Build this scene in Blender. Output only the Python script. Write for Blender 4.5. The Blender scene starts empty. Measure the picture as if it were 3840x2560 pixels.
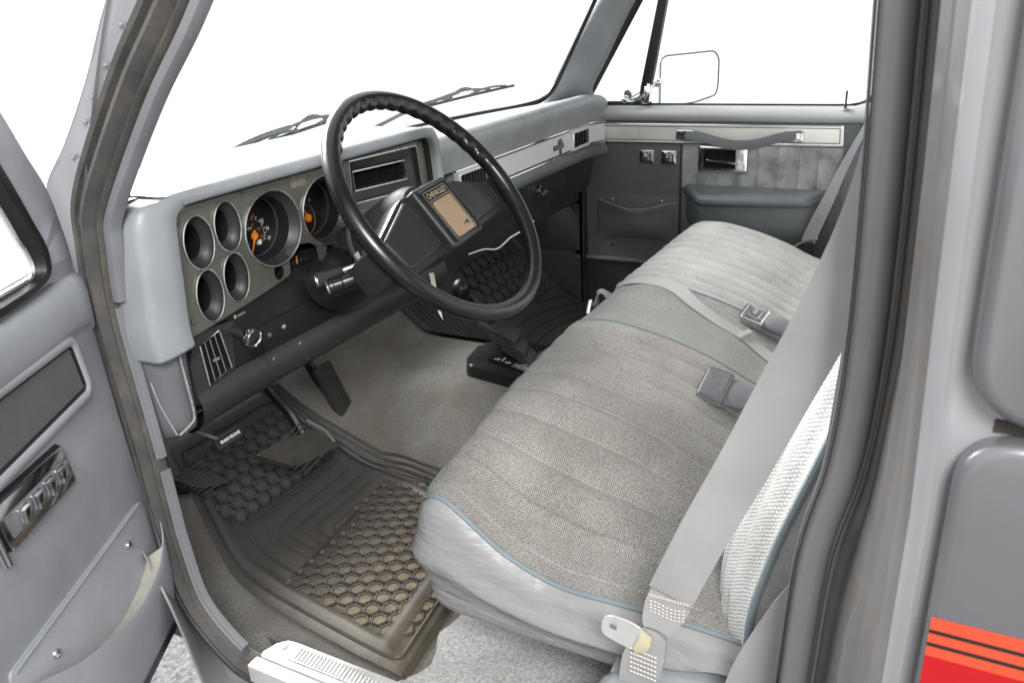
# Pickup truck interior seen through the open driver door
import bpy, bmesh, math, random
from mathutils import Vector, Matrix
random.seed(7)
SC = bpy.context.scene
COL = SC.collection
V = Vector
PI = math.pi

# ------------------------------------------------------------------ helpers
class Frame:
    """plane with origin o and axes e1, e2; e3 = e1 x e2 points out of the surface"""
    def __init__(s, o, e1, e2):
        s.o = V(o); s.e1 = V(e1).normalized(); s.e2 = V(e2).normalized(); s.e3 = s.e1.cross(s.e2).normalized()
    def __call__(s, u, v, w=0.0):
        return s.o + s.e1*u + s.e2*v + s.e3*w
    def sub(s, u, v, w=0.0, rot=0.0):
        c, n = math.cos(rot), math.sin(rot)
        return Frame(s(u, v, w), s.e1*c + s.e2*n, s.e2*c - s.e1*n)

def lerp(a, b, t): return a + (b-a)*t
def sstep(a, b, x):
    t = max(0.0, min(1.0, (x-a)/(b-a))); return t*t*(3-2*t)
def table(tb, x):
    if x <= tb[0][0]: return tb[0][1]
    for (x0, y0), (x1, y1) in zip(tb, tb[1:]):
        if x <= x1: return lerp(y0, y1, (x-x0)/(x1-x0))
    return tb[-1][1]
def spline(pts, n=6, closed=False):
    """Catmull-Rom through pts"""
    P = [V(p) if len(p) == 3 else V((p[0], p[1], 0)) for p in pts]; d = len(pts[0]); out = []
    N = len(P); segs = N if closed else N-1
    for i in range(segs):
        g = (lambda k: P[k % N]) if closed else (lambda k: P[max(0, min(N-1, k))])
        p0, p1, p2, p3 = g(i-1), g(i), g(i+1), g(i+2)
        for k in range(n):
            t = k/n
            out.append(0.5*((2*p1)+(p2-p0)*t+(2*p0-5*p1+4*p2-p3)*t*t+(3*p1-p0-3*p2+p3)*t**3))
    if not closed: out.append(P[-1].copy())
    return out if d == 3 else [(p.x, p.y) for p in out]
def rrect(u0, v0, u1, v1, r=0.005, n=4):
    o = []
    for cx, cy, a in ((u1-r, v1-r, 0), (u0+r, v1-r, 90), (u0+r, v0+r, 180), (u1-r, v0+r, 270)):
        for k in range(n+1):
            t = math.radians(a+90*k/n); o.append((cx+r*math.cos(t), cy+r*math.sin(t)))
    return o
def rpoly(pts, r=0.01, n=4):
    """polygon with rounded corners"""
    o = []; N = len(pts)
    for i in range(N):
        p, a, b = V(pts[i]).to_2d(), V(pts[i-1]).to_2d(), V(pts[(i+1) % N]).to_2d()
        da, db = a-p, b-p; q = min(r, da.length*.45, db.length*.45)
        s, e = p+da.normalized()*q, p+db.normalized()*q
        for k in range(n+1):
            t = k/n; x = s*(1-t)**2+p*2*t*(1-t)+e*t*t; o.append((x.x, x.y))
    return o
def ellipse(cx, cy, rx, ry, n=40):
    return [(cx+rx*math.cos(2*PI*k/n), cy+ry*math.sin(2*PI*k/n)) for k in range(n)]

class MB:
    def __init__(s):
        s.bm = bmesh.new(); s.uv = s.bm.loops.layers.uv.new('UVMap')
    def v(s, p): return s.bm.verts.new(p)
    def f(s, vs):
        try: return s.bm.faces.new(vs)
        except ValueError: return None
    def grid(s, rows, cu=False, cv=False, uv=None):
        """rows[i][j] points; cu closes across j, cv closes across i; uv[i][j]"""
        R = [[s.v(p) for p in r] for r in rows]; n = len(R); m = len(R[0])
        for i in range(n if cv else n-1):
            for j in range(m if cu else m-1):
                i2, j2 = (i+1) % n, (j+1) % m
                f = s.f((R[i][j], R[i][j2], R[i2][j2], R[i2][j]))
                if f and uv:
                    for l, (a, b) in zip(f.loops, ((i, j), (i, j2), (i2, j2), (i2, j))): l[s.uv].uv = uv[a][b]
        return R
    def cap(s, ring): s.f(ring)
    def tube(s, path, r, n=8, closed=False, flat=1.0):
        P = [V(p) for p in path]; N = len(P); rows = []
        up = None
        for i, p in enumerate(P):
            a = P[(i-1) % N] if (closed or i) else P[i]; b = P[(i+1) % N] if (closed or i < N-1) else P[i]
            t = (b-a).normalized()
            if up is None:
                up = V((0, 0, 1)) if abs(t.z) < .9 else V((1, 0, 0))
            x = t.cross(up).normalized(); up = x.cross(t).normalized()
            rr = r[i] if isinstance(r, (list, tuple)) else r
            rows.append([p+x*math.cos(2*PI*k/n)*rr+up*math.sin(2*PI*k/n)*rr*flat for k in range(n)])
        R = s.grid(rows, cu=True, cv=closed)
        if not closed: s.f(R[0]); s.f(R[-1])
    def sweep(s, path, A, B, prof, closed=False, cp=False, caps=True):
        """profile (a,b) laid at path[i] + a*A[i] + b*B[i]; prof may be a function of i"""
        rows = []
        for i, p in enumerate(path):
            pr = prof(i) if callable(prof) else prof
            rows.append([V(p)+A[i]*a+B[i]*b for a, b in pr])
        R = s.grid(rows, cu=cp, cv=closed)
        if caps and cp and not closed: s.f(R[0]); s.f(R[-1])
        return R
    def box(s, F, u0, u1, v0, v1, w0, w1, bev=0.0, seg=2):
        return s.prism([(u0, v0), (u1, v0), (u1, v1), (u0, v1)], F, w0, w1, bev, seg)
    def prism(s, poly, F, w0, w1, bev=0.0, seg=2, scale=1.0):
        cx = sum(p[0] for p in poly)/len(poly); cy = sum(p[1] for p in poly)/len(poly)
        a = [s.v(F(u, v, w0)) for u, v in poly]
        b = [s.v(F(cx+(u-cx)*scale, cy+(v-cy)*scale, w1)) for u, v in poly]
        n = len(poly); top = s.f(b); s.f(a[::-1])
        for i in range(n): s.f((a[i], a[(i+1) % n], b[(i+1) % n], b[i]))
        if bev > 0:
            bmesh.ops.bevel(s.bm, geom=list(top.edges), offset=bev, segments=seg, profile=.6, affect='EDGES')
    def pillow(s, loop, F, w0, w1, r, n=6):
        m = len(loop); ar = sum(loop[i][0]*loop[(i+1) % m][1]-loop[(i+1) % m][0]*loop[i][1] for i in range(m)); sg = 1 if ar > 0 else -1
        rows = []
        for o, w in [(0, w0)]+[(-r*(1-math.cos(PI/2*k/n)), w1-r*(1-math.sin(PI/2*k/n))) for k in range(n+1)]:
            row = []
            for i in range(m):
                a, b = loop[i-1], loop[(i+1) % m]; t = V((b[0]-a[0], b[1]-a[1])).normalized()
                row.append(F(loop[i][0]+t.y*sg*o, loop[i][1]-t.x*sg*o, w))
            rows.append(row)
        R = s.grid(rows, cu=True); s.f(R[-1])
    def sheet(s, loops, F, w=0.0):
        es = []
        for lp in loops:
            vs = [s.v(F(u, v, w)) for u, v in lp]
            for i in range(len(vs)): es.append(s.bm.edges.new((vs[i], vs[(i+1) % len(vs)])))
        r = bmesh.ops.triangle_fill(s.bm, use_beauty=True, use_dissolve=False, edges=es)
        for f in r['geom']:
            if isinstance(f, bmesh.types.BMFace):
                f.normal_update()
                if f.normal.dot(F.e3) < 0: f.normal_flip()
    def ribbon(s, loop, F, prof, closed=True):
        """walls along a 2-d loop: prof = [(outward offset, w)]"""
        n = len(loop); rows = []
        ar = sum(loop[i][0]*loop[(i+1) % n][1]-loop[(i+1) % n][0]*loop[i][1] for i in range(n))
        sg = 1 if ar > 0 else -1
        for i in range(n):
            if closed: a, b = loop[i-1], loop[(i+1) % n]
            else: a, b = loop[max(0, i-1)], loop[min(n-1, i+1)]
            t = V((b[0]-a[0], b[1]-a[1])); t = t.normalized() if t.length > 1e-9 else V((1, 0))
            nx, ny = t.y*sg, -t.x*sg
            rows.append([F(loop[i][0]+nx*o, loop[i][1]+ny*o, w) for o, w in prof])
        s.grid(rows, cv=closed)
    def lathe(s, prof, F, n=24, cap=True, sx=1.0, sy=1.0):
        """prof = [(radius, w)]"""
        rows = [[F(r*math.cos(2*PI*k/n)*sx, r*math.sin(2*PI*k/n)*sy, w) for k in range(n)] for r, w in prof]
        R = s.grid(rows, cu=True)
        if cap:
            s.f(R[-1]); s.f(R[0][::-1])
    def ball(s, c, r, n=10, sz=1.0):
        F = Frame(c, (1, 0, 0), (0, 1, 0)); m = n//2
        s.lathe([(max(1e-4, r*math.sin(PI*k/m)), -r*sz*math.cos(PI*k/m)) for k in range(m+1)], F, n, cap=False)
    def text(s, txt, size, F, w=0.0006, sx=1.0, align='CENTER', bold=0.0):
        cu = bpy.data.curves.new('lettering', 'FONT'); cu.body = txt; cu.size = size; cu.resolution_u = 2
        cu.align_x = align; cu.align_y = 'CENTER'; cu.offset = bold
        o = bpy.data.objects.new('lettering', cu); COL.objects.link(o)
        me = bpy.data.meshes.new_from_object(o); bpy.data.objects.remove(o)
        vs = [s.v(F(p.co.x*sx, p.co.y, w)) for p in me.vertices]
        for p in me.polygons: s.f([vs[i] for i in p.vertices])
        bpy.data.meshes.remove(me); bpy.data.curves.remove(cu)
    def build(s, name, mat, parent=None, label=None, ang=38, flip=True, smooth=True, sub=0):
        bm = s.bm
        bmesh.ops.remove_doubles(bm, verts=bm.verts, dist=2e-5)
        if flip: bmesh.ops.recalc_face_normals(bm, faces=bm.faces)
        lim = math.radians(ang)
        for e in bm.edges:
            e.smooth = not (len(e.link_faces) == 2 and e.calc_face_angle(0) > lim)
        for f in bm.faces: f.smooth = smooth
        me = bpy.data.meshes.new(name); bm.to_mesh(me); bm.free()
        me.materials.append(mat)
        o = bpy.data.objects.new(name, me); COL.objects.link(o)
        if parent: 
            o.parent = parent; o.matrix_parent_inverse = parent.matrix_world.inverted()
        if label: o['label'] = label
        if sub:
            m = o.modifiers.new('smooth', 'SUBSURF'); m.levels = m.render_levels = sub
        return o

def thing(name, label, cat, loc=(0, 0, 0), group=None):
    o = bpy.data.objects.new(name, None); o.location = loc; COL.objects.link(o)
    o.empty_display_size = .05; o.matrix_world = Matrix.Translation(V(loc))
    o['label'] = label; o['category'] = cat
    if group: o['group'] = group
    return o
def tag(o, label, cat, group=None):
    o['label'] = label; o['category'] = cat
    if group: o['group'] = group
    return o

# ------------------------------------------------------------------ materials
class NT:
    def __init__(s, name):
        s.m = bpy.data.materials.new(name); s.m.use_nodes = True
        s.t = s.m.node_tree; s.n = s.t.nodes; s.b = s.n['Principled BSDF']
    def add(s, typ, **kw):
        n = s.n.new(typ)
        for k, v in kw.items():
            if k.startswith('i_'): n.inputs[k[2:].replace('_', ' ')].default_value = v
            else: setattr(n, k, v)
        return n
    def link(s, a, b): s.t.links.new(a, b)
    def coord(s, uv=False):
        return s.add('ShaderNodeTexCoord').outputs['UV' if uv else 'Object']
    def noise(s, scale, detail=4, rough=.6, vec=None, stretch=None):
        c = vec or s.coord()
        if stretch:
            mp = s.add('ShaderNodeMapping'); mp.inputs['Scale'].default_value = stretch; s.link(c, mp.inputs['Vector']); c = mp.outputs[0]
        n = s.add('ShaderNodeTexNoise'); n.inputs['Scale'].default_value = scale
        n.inputs['Detail'].default_value = detail; n.inputs['Roughness'].default_value = rough
        s.link(c, n.inputs['Vector']); return n.outputs['Fac']
    def ramp(s, fac, stops):
        r = s.add('ShaderNodeValToRGB'); e = r.color_ramp.elements
        while len(e) < len(stops): e.new(.5)
        for k, (p, c) in enumerate(stops):
            e[k].position = p; e[k].color = (*c, 1) if len(c) == 3 else c
        s.link(fac, r.inputs[0]); return r.outputs[0]
    def mix(s, fac, a, b, typ='MIX'):
        m = s.add('ShaderNodeMix', data_type='RGBA', blend_type=typ)
        for sock, val in ((m.inputs[0], fac), (m.inputs[6], a), (m.inputs[7], b)):
            if hasattr(val, 'links') or isinstance(val, bpy.types.NodeSocket): s.link(val, sock)
            elif isinstance(val, (int, float)): sock.default_value = val
            else: sock.default_value = (*val, 1) if len(val) == 3 else val
        return m.outputs[2]
    def math(s, op, a, b=None, c=None):
        m = s.add('ShaderNodeMath', operation=op)
        for k, val in enumerate((a, b, c)):
            if val is None: continue
            if isinstance(val, bpy.types.NodeSocket): s.link(val, m.inputs[k])
            else: m.inputs[k].default_value = val
        return m.outputs[0]
    def bump(s, h, strength=.3, dist=.001):
        b = s.add('ShaderNodeBump'); b.inputs['Strength'].default_value = strength; b.inputs['Distance'].default_value = dist
        s.link(h, b.inputs['Height']); s.link(b.outputs[0], s.b.inputs['Normal'])
    def set(s, **kw):
        for k, v in kw.items():
            i = s.b.inputs[{'rough': 'Roughness', 'metal': 'Metallic', 'spec': 'Specular IOR Level', 'coat': 'Coat Weight', 'color': 'Base Color', 'coatr': 'Coat Roughness', 'sheen': 'Sheen Weight'}[k]]
            if isinstance(v, bpy.types.NodeSocket): s.link(v, i)
            elif k == 'color': i.default_value = (*v, 1)
            else: i.default_value = v
        return s.m

def simple(name, c, rough=.5, metal=0, spec=.5, var=.12, scale=12, bscale=0, bstr=.2, bdist=.0008, dirt=None, coat=0):
    t = NT(name); n = t.noise(scale, 5)
    col = t.ramp(n, [(.3, [x*(1-var) for x in c]), (.7, [x*(1+var) for x in c])])
    col = t.mix(t.ramp(t.noise(3.1, 6, .65), [(.38, (0, 0, 0)), (.66, (.35, .35, .35))]), col, [min(1, x*1.22+.012) for x in c])
    if dirt:
        n2 = t.noise(dirt[1], 6, .7); f = t.ramp(n2, [(.5, (0, 0, 0)), (.72, (1, 1, 1))])
        col = t.mix(f, col, dirt[0])
    rn = t.ramp(t.noise(scale*2.3, 3), [(.3, [max(0, rough-.06)]*3), (.7, [min(1, rough+.08)]*3)])
    t.set(color=col, rough=rn, metal=metal, spec=spec, coat=coat)
    if bscale: t.bump(t.noise(bscale, 3), bstr, bdist)
    return t.m

M = {}
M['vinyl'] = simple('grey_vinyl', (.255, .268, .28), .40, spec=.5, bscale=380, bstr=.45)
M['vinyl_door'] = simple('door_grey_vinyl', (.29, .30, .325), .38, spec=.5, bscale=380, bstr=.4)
M['pad'] = simple('dash_pad_vinyl', (.265, .278, .29), .42, spec=.45, bscale=330, bstr=.5)
M['shaded_vinyl'] = simple('shaded_slate_vinyl', (.108, .117, .124), .45, spec=.4, bscale=700, bstr=.25)  # grey door vinyl with the far side's shade put into its colour
M['deep_vinyl'] = simple('charcoal_plastic', (.029, .030, .032), .5, spec=.35, bscale=600, bstr=.2)
M['hub'] = simple('hub_leatherette', (.015, .0155, .0165), .40, spec=.42, bscale=320, bstr=.22)
M['black'] = simple('black_plastic', (.010, .010, .011), .38, spec=.4, bscale=500, bstr=.12)
M['rimblack'] = simple('wheel_black', (.007, .007, .008), .24, spec=.5, bscale=420, bstr=.10)
M['void'] = simple('dark_cavity', (.006, .006, .007), .8, spec=.1)
M['under'] = simple('firewall_insulation', (.026, .026, .027), .85, spec=.1, bscale=90, bstr=.5, bdist=.004)
M['chrome'] = simple('chrome', (.82, .82, .84), .08, 1, var=.03, scale=30)
M['alu'] = simple('satin_aluminium', (.70, .70, .69), .30, 1, var=.06, scale=60)
M['white_metal'] = simple('worn_aluminium', (.58, .58, .57), .38, .35, var=.1, scale=25, dirt=((.45, .42, .38), 30))
def wrinkled():
    t = NT('creased_seat_vinyl'); n = t.noise(5, 5, .6); f = t.noise(11, 3, .5, stretch=(1, 1, 3.2)); g = t.noise(420, 3)
    col = t.ramp(n, [(.3, (.255, .25, .248)), (.7, (.315, .31, .308))])
    col = t.mix(t.ramp(t.noise(40, 5, .7), [(.6, (0, 0, 0)), (.8, (.5, .5, .5))]), col, (.20, .195, .185))
    t.set(color=col, rough=.36, spec=.45); t.bump(t.math('ADD', t.math('MULTIPLY', f, 1.0), t.math('MULTIPLY', g, .03)), .75, .012); return t.m
M['seat_vinyl'] = wrinkled()
M['piping'] = simple('blue_grey_piping', (.185, .222, .238), .45)
M['belt'] = None
def napped():
    t = NT('napped_grey_cloth'); a = t.noise(260, 4, .8); b = t.noise(8, 5, .65)
    col = t.ramp(a, [(.3, (.115, .118, .110)), (.7, (.30, .302, .286))])
    col = t.mix(t.ramp(b, [(.4, (0, 0, 0)), (.66, (.6, .6, .6))]), col, (.145, .147, .136))
    t.set(color=col, rough=.96, spec=.08, sheen=.2); t.bump(a, .5, .0015); return t.m
M['suede'] = napped()
M['cone'] = simple('dark_gauge_plastic', (.021, .0205, .0215), .42, spec=.45)
M['ribbed_cloth_lit'] = None
M['plastic_grey'] = simple('grey_plastic', (.16, .165, .175), .38, spec=.5)
M['paint'] = simple('silver_paint', (.31, .31, .322), .34, .35, var=.07, scale=5, coat=.3)
M['paint_mid'] = simple('grey_metallic_paint', (.165, .165, .174), .28, .45, var=.05, scale=5, coat=.4)
M['paint_dark'] = simple('grey_jamb_paint', (.145, .145, .152), .36, .3, var=.16, scale=9, coat=.25, dirt=((.17, .14, .11), 14))
M['orange'] = simple('orange_stripe', (.52, .06, .022), .4, var=.03)
M['red'] = simple('red_stripe', (.38, .003, .006), .38, var=.03)
M['ink'] = simple('black_stripe', (.01, .01, .01), .4)
M['white_ink'] = simple('white_lettering', (.75, .75, .72), .6, var=.03)
M['amber'] = simple('amber_needle', (.85, .22, .015), .5, var=.05)
M['amber_ink'] = simple('amber_lettering', (.50, .22, .03), .6, var=.05)
M['lining'] = simple('soiled_lining', (.46, .44, .38), .8, spec=.2, var=.1, scale=40)
M['cream'] = simple('cream_card', (.72, .68, .58), .8, spec=.2, var=.06)
M['yellow_plastic'] = simple('yellowed_plastic', (.50, .46, .31), .35, var=.1)
M['bracket'] = simple('tan_horn_button', (.33, .235, .15), .42, .3, var=.05)
M['gold'] = simple('gold_lettering', (.50, .42, .30), .4, .4, var=.05)
M['silver_trim'] = simple('brushed_silver_trim', (.66, .66, .645), .42, .55, var=.08, scale=10)
M['carpet_mat'] = None

def carpet(name, c1, c2, stain=None, sc=260):
    t = NT(name); n = t.noise(sc, 4, .75); big = t.noise(7, 5, .6)
    col = t.ramp(n, [(.28, c1), (.72, c2)])
    if stain: col = t.mix(t.ramp(big, [(.36, (0, 0, 0)), (.60, (.85, .85, .85))]), col, stain)
    t.set(color=col, rough=.97, spec=.08, sheen=.15); t.bump(t.noise(sc*.8, 4, .8), .9, .006)
    return t.m
M['carpet'] = carpet('grey_carpet', (.10, .10, .095), (.32, .308, .288), (.142, .124, .100))
M['carpet_light'] = carpet('light_grey_carpet', (.22, .225, .22), (.72, .72, .70), None, 210)
M['ground'] = carpet('studio_floor', (.05, .05, .052), (.24, .24, .245), None, 70)

def belt_mat(name, c):
    t = NT(name); uv = t.coord(True)
    w = t.add('ShaderNodeTexWave', wave_type='BANDS', bands_direction='X'); w.inputs['Scale'].default_value = 130; w.inputs['Distortion'].default_value = .4
    t.link(uv, w.inputs['Vector'])
    col = t.mix(t.ramp(t.noise(9, 4), [(.35, (0, 0, 0)), (.7, (1, 1, 1))]), [x*.88 for x in c], [x*1.07 for x in c])
    col = t.mix(.03, col, w.outputs['Color'], 'OVERLAY')
    t.set(color=col, rough=.55, spec=.35); t.bump(w.outputs['Fac'], .12, .0005); return t.m
M['belt'] = belt_mat('grey_belt_webbing', (.345, .335, .335))
M['belt_dark'] = belt_mat('slate_belt_webbing', (.15, .15, .155))

def cloth(name, dark, light, pitch=.0034, seam=None):
    """woven dots in metres of UV"""
    t = NT(name); uv = t.coord(True); sp = t.add('ShaderNodeSeparateXYZ'); t.link(uv, sp.inputs[0])
    k = 2*PI/pitch
    wob = t.math('MULTIPLY', t.noise(60, 2), .0025)
    x = t.math('ADD', sp.outputs[0], wob); y = t.math('ADD', sp.outputs[1], wob)
    a = t.math('SINE', t.math('MULTIPLY', t.math('ADD', x, y), k*.5))
    b = t.math('SINE', t.math('MULTIPLY', t.math('SUBTRACT', x, y), k*.5))
    d = t.math('MULTIPLY', a, b)
    d = t.math('ABSOLUTE', d)
    h = t.math('ADD', t.math('MULTIPLY', d, .72), t.math('SUBTRACT', t.math('MULTIPLY', t.noise(310, 3, .8), .95), .27))
    col = t.ramp(h, [(.12, dark), (.62, light)])
    if seam:
        p = t.math('DIVIDE', t.math('SUBTRACT', t.math('ABSOLUTE', sp.outputs[0]), seam[0]), seam[1])
        q = t.math('MULTIPLY', t.math('ABSOLUTE', t.math('SUBTRACT', p, t.math('ROUND', p))), seam[1])
        dash = t.math('GREATER_THAN', t.math('SINE', t.math('MULTIPLY', sp.outputs[1], 2*PI/.0052)), -.35)
        line = t.math('MULTIPLY', t.math('LESS_THAN', q, .0013), dash)
        col = t.mix(t.math('MULTIPLY', line, .55), col, [min(.8, x*1.15) for x in light])
    big = t.noise(5.5, 6, .65)
    col = t.mix(t.ramp(big, [(.36, (0, 0, 0)), (.64, (1, 1, 1))]), col, t.mix(.42, col, (.30, .29, .26), 'MULTIPLY'))
    t.set(color=col, rough=.92, spec=.12, sheen=.1); t.bump(h, .8, .0012); return t.m
M['cloth'] = cloth('tweed_cloth', (.048, .044, .038), (.46, .442, .410), .0040, seam=(.128, .059))
M['ribbed_cloth_lit'] = cloth('lit_ribbed_cloth', (.34, .335, .33), (.74, .73, .72), .005)  # backrest cloth made lighter in place of lamp light reaching it
M['cloth_lit'] = cloth('lit_tweed_cloth', (.15, .147, .142), (.60, .592, .58), .0044, seam=(.128, .0435))  # seat tweed lightened in colour for light coming through the windshield

def rubber_seal():
    t = NT('weathered_rubber'); n = t.noise(16, 6, .7); n2 = t.noise(130, 5, .7)
    col = t.ramp(n, [(.3, (.045, .044, .042)), (.55, (.08, .075, .070)), (.74, (.125, .108, .088))])
    col = t.mix(t.ramp(n2, [(.66, (0, 0, 0)), (.78, (1, 1, 1))]), col, (.24, .15, .085))
    t.set(color=col, rough=.55, spec=.4); t.bump(n2, .3, .001); return t.m
M['seal'] = rubber_seal()
M['welt'] = simple('grey_welt', (.175, .18, .19), .45, spec=.4, bscale=380, bstr=.3)
M['seal_rear'] = simple('smooth_grey_rubber', (.15, .15, .152), .38, spec=.5, var=.12, scale=7)
M['seal_grey'] = simple('grey_rubber', (.085, .083, .083), .42, spec=.5, var=.2, scale=14)

def mat_rubber():
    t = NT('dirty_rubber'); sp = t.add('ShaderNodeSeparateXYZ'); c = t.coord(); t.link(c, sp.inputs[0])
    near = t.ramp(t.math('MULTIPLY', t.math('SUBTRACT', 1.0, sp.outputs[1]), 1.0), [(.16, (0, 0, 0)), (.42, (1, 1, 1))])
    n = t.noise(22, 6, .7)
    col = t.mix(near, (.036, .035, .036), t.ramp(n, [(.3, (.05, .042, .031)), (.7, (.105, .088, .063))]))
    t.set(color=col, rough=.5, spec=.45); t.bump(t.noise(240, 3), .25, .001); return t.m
M['mat'] = mat_rubber()
def mat_cells():
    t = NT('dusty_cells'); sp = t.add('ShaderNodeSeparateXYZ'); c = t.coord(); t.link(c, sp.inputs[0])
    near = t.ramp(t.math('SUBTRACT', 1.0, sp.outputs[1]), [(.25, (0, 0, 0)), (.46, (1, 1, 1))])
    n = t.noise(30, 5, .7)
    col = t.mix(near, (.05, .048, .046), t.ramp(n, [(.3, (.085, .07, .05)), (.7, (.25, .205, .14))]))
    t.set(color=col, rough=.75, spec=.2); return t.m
M['cells'] = mat_cells()
M['mat_far'] = simple('dark_rubber_mat', (.035, .035, .037), .5, spec=.4)

def brushed(name, c, metal, rough, stretch, dirt=None):
    t = NT(name); n = t.noise(60, 4, .6, stretch=stretch); b = t.noise(6, 5)
    col = t.mix(t.ramp(b, [(.35, (0, 0, 0)), (.7, (1, 1, 1))]), [x*.94 for x in c], [x*1.05 for x in c])
    col = t.mix(.18, col, t.ramp(n, [(.3, (.2, .2, .2)), (.7, (.9, .9, .9))]), 'OVERLAY')
    if dirt: col = t.mix(t.ramp(t.noise(26, 6, .75), [(.60, (0, 0, 0)), (.78, (.7, .7, .7))]), col, dirt)
    t.set(color=col, rough=rough, metal=metal); t.bump(n, .08, .0004); return t.m
M['bezel'] = brushed('smoked_metal_bezel', (.135, .132, .115), .5, .45, (1, 1, 26), None)
M['silver_trim'] = brushed('brushed_silver_trim', (.72, .72, .72), .2, .40, (1, 26, 26), None)
M['door_silver'] = brushed('brushed_door_silver', (.74, .73, .69), .2, .38, (30, 1, 30), (.50, .44, .36))
def suede_panel():
    t = NT('mottled_suede'); n = t.noise(19, 4, .6)
    col = t.ramp(n, [(.36, (.17, .178, .17)), (.50, (.25, .258, .246)), (.7, (.31, .316, .30))])
    t.set(color=col, rough=.95, spec=.1); t.bump(t.noise(350, 3), .25, .001); return t.m
M['suede_panel'] = suede_panel()

def glass(name, tint=(1, 1, 1), gloss=.05):
    t = NT(name); t.n.remove(t.b); out = [n for n in t.n if n.type == 'OUTPUT_MATERIAL'][0]
    tr = t.add('ShaderNodeBsdfTransparent'); tr.inputs[0].default_value = (*tint, 1)
    gl = t.add('ShaderNodeBsdfGlossy'); gl.inputs['Roughness'].default_value = .02
    mx = t.add('ShaderNodeMixShader'); mx.inputs[0].default_value = gloss
    t.link(tr.outputs[0], mx.inputs[1]); t.link(gl.outputs[0], mx.inputs[2]); t.link(mx.outputs[0], out.inputs[0]); return t.m
M['glass'] = glass('window_glass', (.99, 1, .995), .04)
M['lens'] = glass('gauge_lens', (.93, .93, .93), .035)
WORLD, KEY, FRONT = 1.2, 82.0, 540.0
X, Y, Z = V((1, 0, 0)), V((0, 1, 0)), V((0, 0, 1))
# ================================================================== ground
g = MB(); g.grid([[(-3.6+.2*j, -3+.2*i, -.52) for j in range(36)] for i in range(33)])
gr = g.build('ground', M['ground']); gr['kind'] = 'structure'

# ================================================================== cab shell
cab = thing('pickup_cab', 'silver grey pickup truck cab shell around the open driver doorway', 'truck cab', (0, .3, 0))

TOE = .80
def floor_z(x, y):
    toe = .03+.95*(math.sqrt((y-TOE)**2+.0036)+(y-TOE))/2-.0
    tun = .145*(1-sstep(.10, .30, abs(x-.01)))*(1-.12*sstep(.55, .3, y))
    fl = .03+tun
    return max(toe, fl)+.0
ny, nx = 70, 80
rows = [[V((lerp(-.765, .775, j/nx), lerp(-.2, 1.12, i/ny), floor_z(lerp(-.765, .775, j/nx), lerp(-.2, 1.12, i/ny)))) for j in range(nx+1)] for i in range(ny+1)]
m = MB(); m.grid(rows); m.build('floor_carpet', M['carpet'], cab)
# light carpet piece that runs under the seat side
def cz(x, y): return floor_z(x, y)+.012+.004*math.sin(x*60+y*31)
m = MB(); rows = []
for i in range(31):
    y = lerp(-.18, .425, i/30)
    x0 = -.765; rows.append([V((lerp(x0, -.50-.03*math.sin(y*19), j/12), y+.012*math.sin(j*.9)*(i == 30), cz(lerp(x0, -.5, j/12), y)+(-.012 if (i == 30) else 0))) for j in range(13)])
m.grid(rows); m.build('carpet_strip', M['carpet_light'], cab)

# firewall, kick panels
m = MB(); m.grid([[(lerp(-.79, .79, j/8), 1.115, lerp(.2, .54, i/6)) for j in range(9)] for i in range(7)])
m.build('firewall', M['under'], cab)
m = MB()
m.grid([[(-.772, lerp(.735, 1.12, j/8), lerp(.02, .60, i/8)) for j in range(9)] for i in range(9)])
m.build('kick_panel', M['deep_vinyl'], cab)
m = MB()
FK = Frame((.782, 0, 0), (0, -1, 0), (0, 0, 1))
m.prism(rrect(-1.12, .02, -.775, .60, .01), FK, 0, .004, .002)
m.prism(rrect(-.99, .05, -.782, .205, .008), FK, .004, .008, .002)
m.prism(rrect(-.90, .215, -.785, .36, .008), FK, .004, .007, .002)
for y, z in ((.79, .19), (.80, .345), (.79, .06)):
    m.lathe([(.006, .008), (.005, .0105), (.002, .0115)], FK.sub(-y, z), 8)
m.build('kick_panel', M['deep_vinyl'], cab)

# ---- door opening seal path (y, z) in the plane x = -0.80
SP = [(.53, .925), (.60, .857), (.68, .766), (.722, .709), (.733, .665), (.742, .61), (.743, .54), (.736, .40), (.734, .30), (.732, .25), (.715, .147), (.655, .078), (.60, .060), (.45, .052), (.1, .052),
      (-.02, .075), (-.07, .14), (-.088, .24), (-.092, .33), (-.098, .47), (-.113, .56), (-.118, .66), (-.116, .78), (-.112, .89), (-.108, 1.0), (-.08, 1.09), (0, 1.13), (.2, 1.13), (.34, 1.10), (.44, 1.02)]
SPs = spline(SP, 6, True); NS = len(SPs)
PT = [V((-.80, a, b)) for a, b in SPs]
NO = []
for i in range(NS):
    t = (PT[(i+1) % NS]-PT[i-1]).normalized(); n = V((0, t.z, -t.y))
    if n.dot(PT[i]-V((-.8, .3, .55))) < 0: n = -n
    NO.append(n)
HW = [.0275 if (p.y > .55) else lerp(.0135, .0275, sstep(.0, .55, p.y)) for p in PT]
BX = [V((-1, 0, 0))]*NS
prof = [(-1, -.004), (-1, .006), (-.82, .013), (-.62, .010), (-.5, .004), (-.36, .010), (-.12, .017), (.1, .015), (.28, .006), (.42, .004), (.55, .012), (.8, .012), (.95, .006), (1, -.004)]
m = MB(); m.sweep(PT, NO, BX, lambda i: [(a*HW[i], b*(1 if PT[i].y > .4 else 1.25)) for a, b in prof], closed=True)
m.bm.free()
ia = [k for k in range(NS)]
top_i = near(.2, 1.13) if False else min(range(NS), key=lambda k: (PT[k].y-.2)**2+(PT[k].z-1.13)**2)
bot_i = min(range(NS), key=lambda k: (PT[k].y-.1)**2+(PT[k].z-.052)**2)
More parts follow.
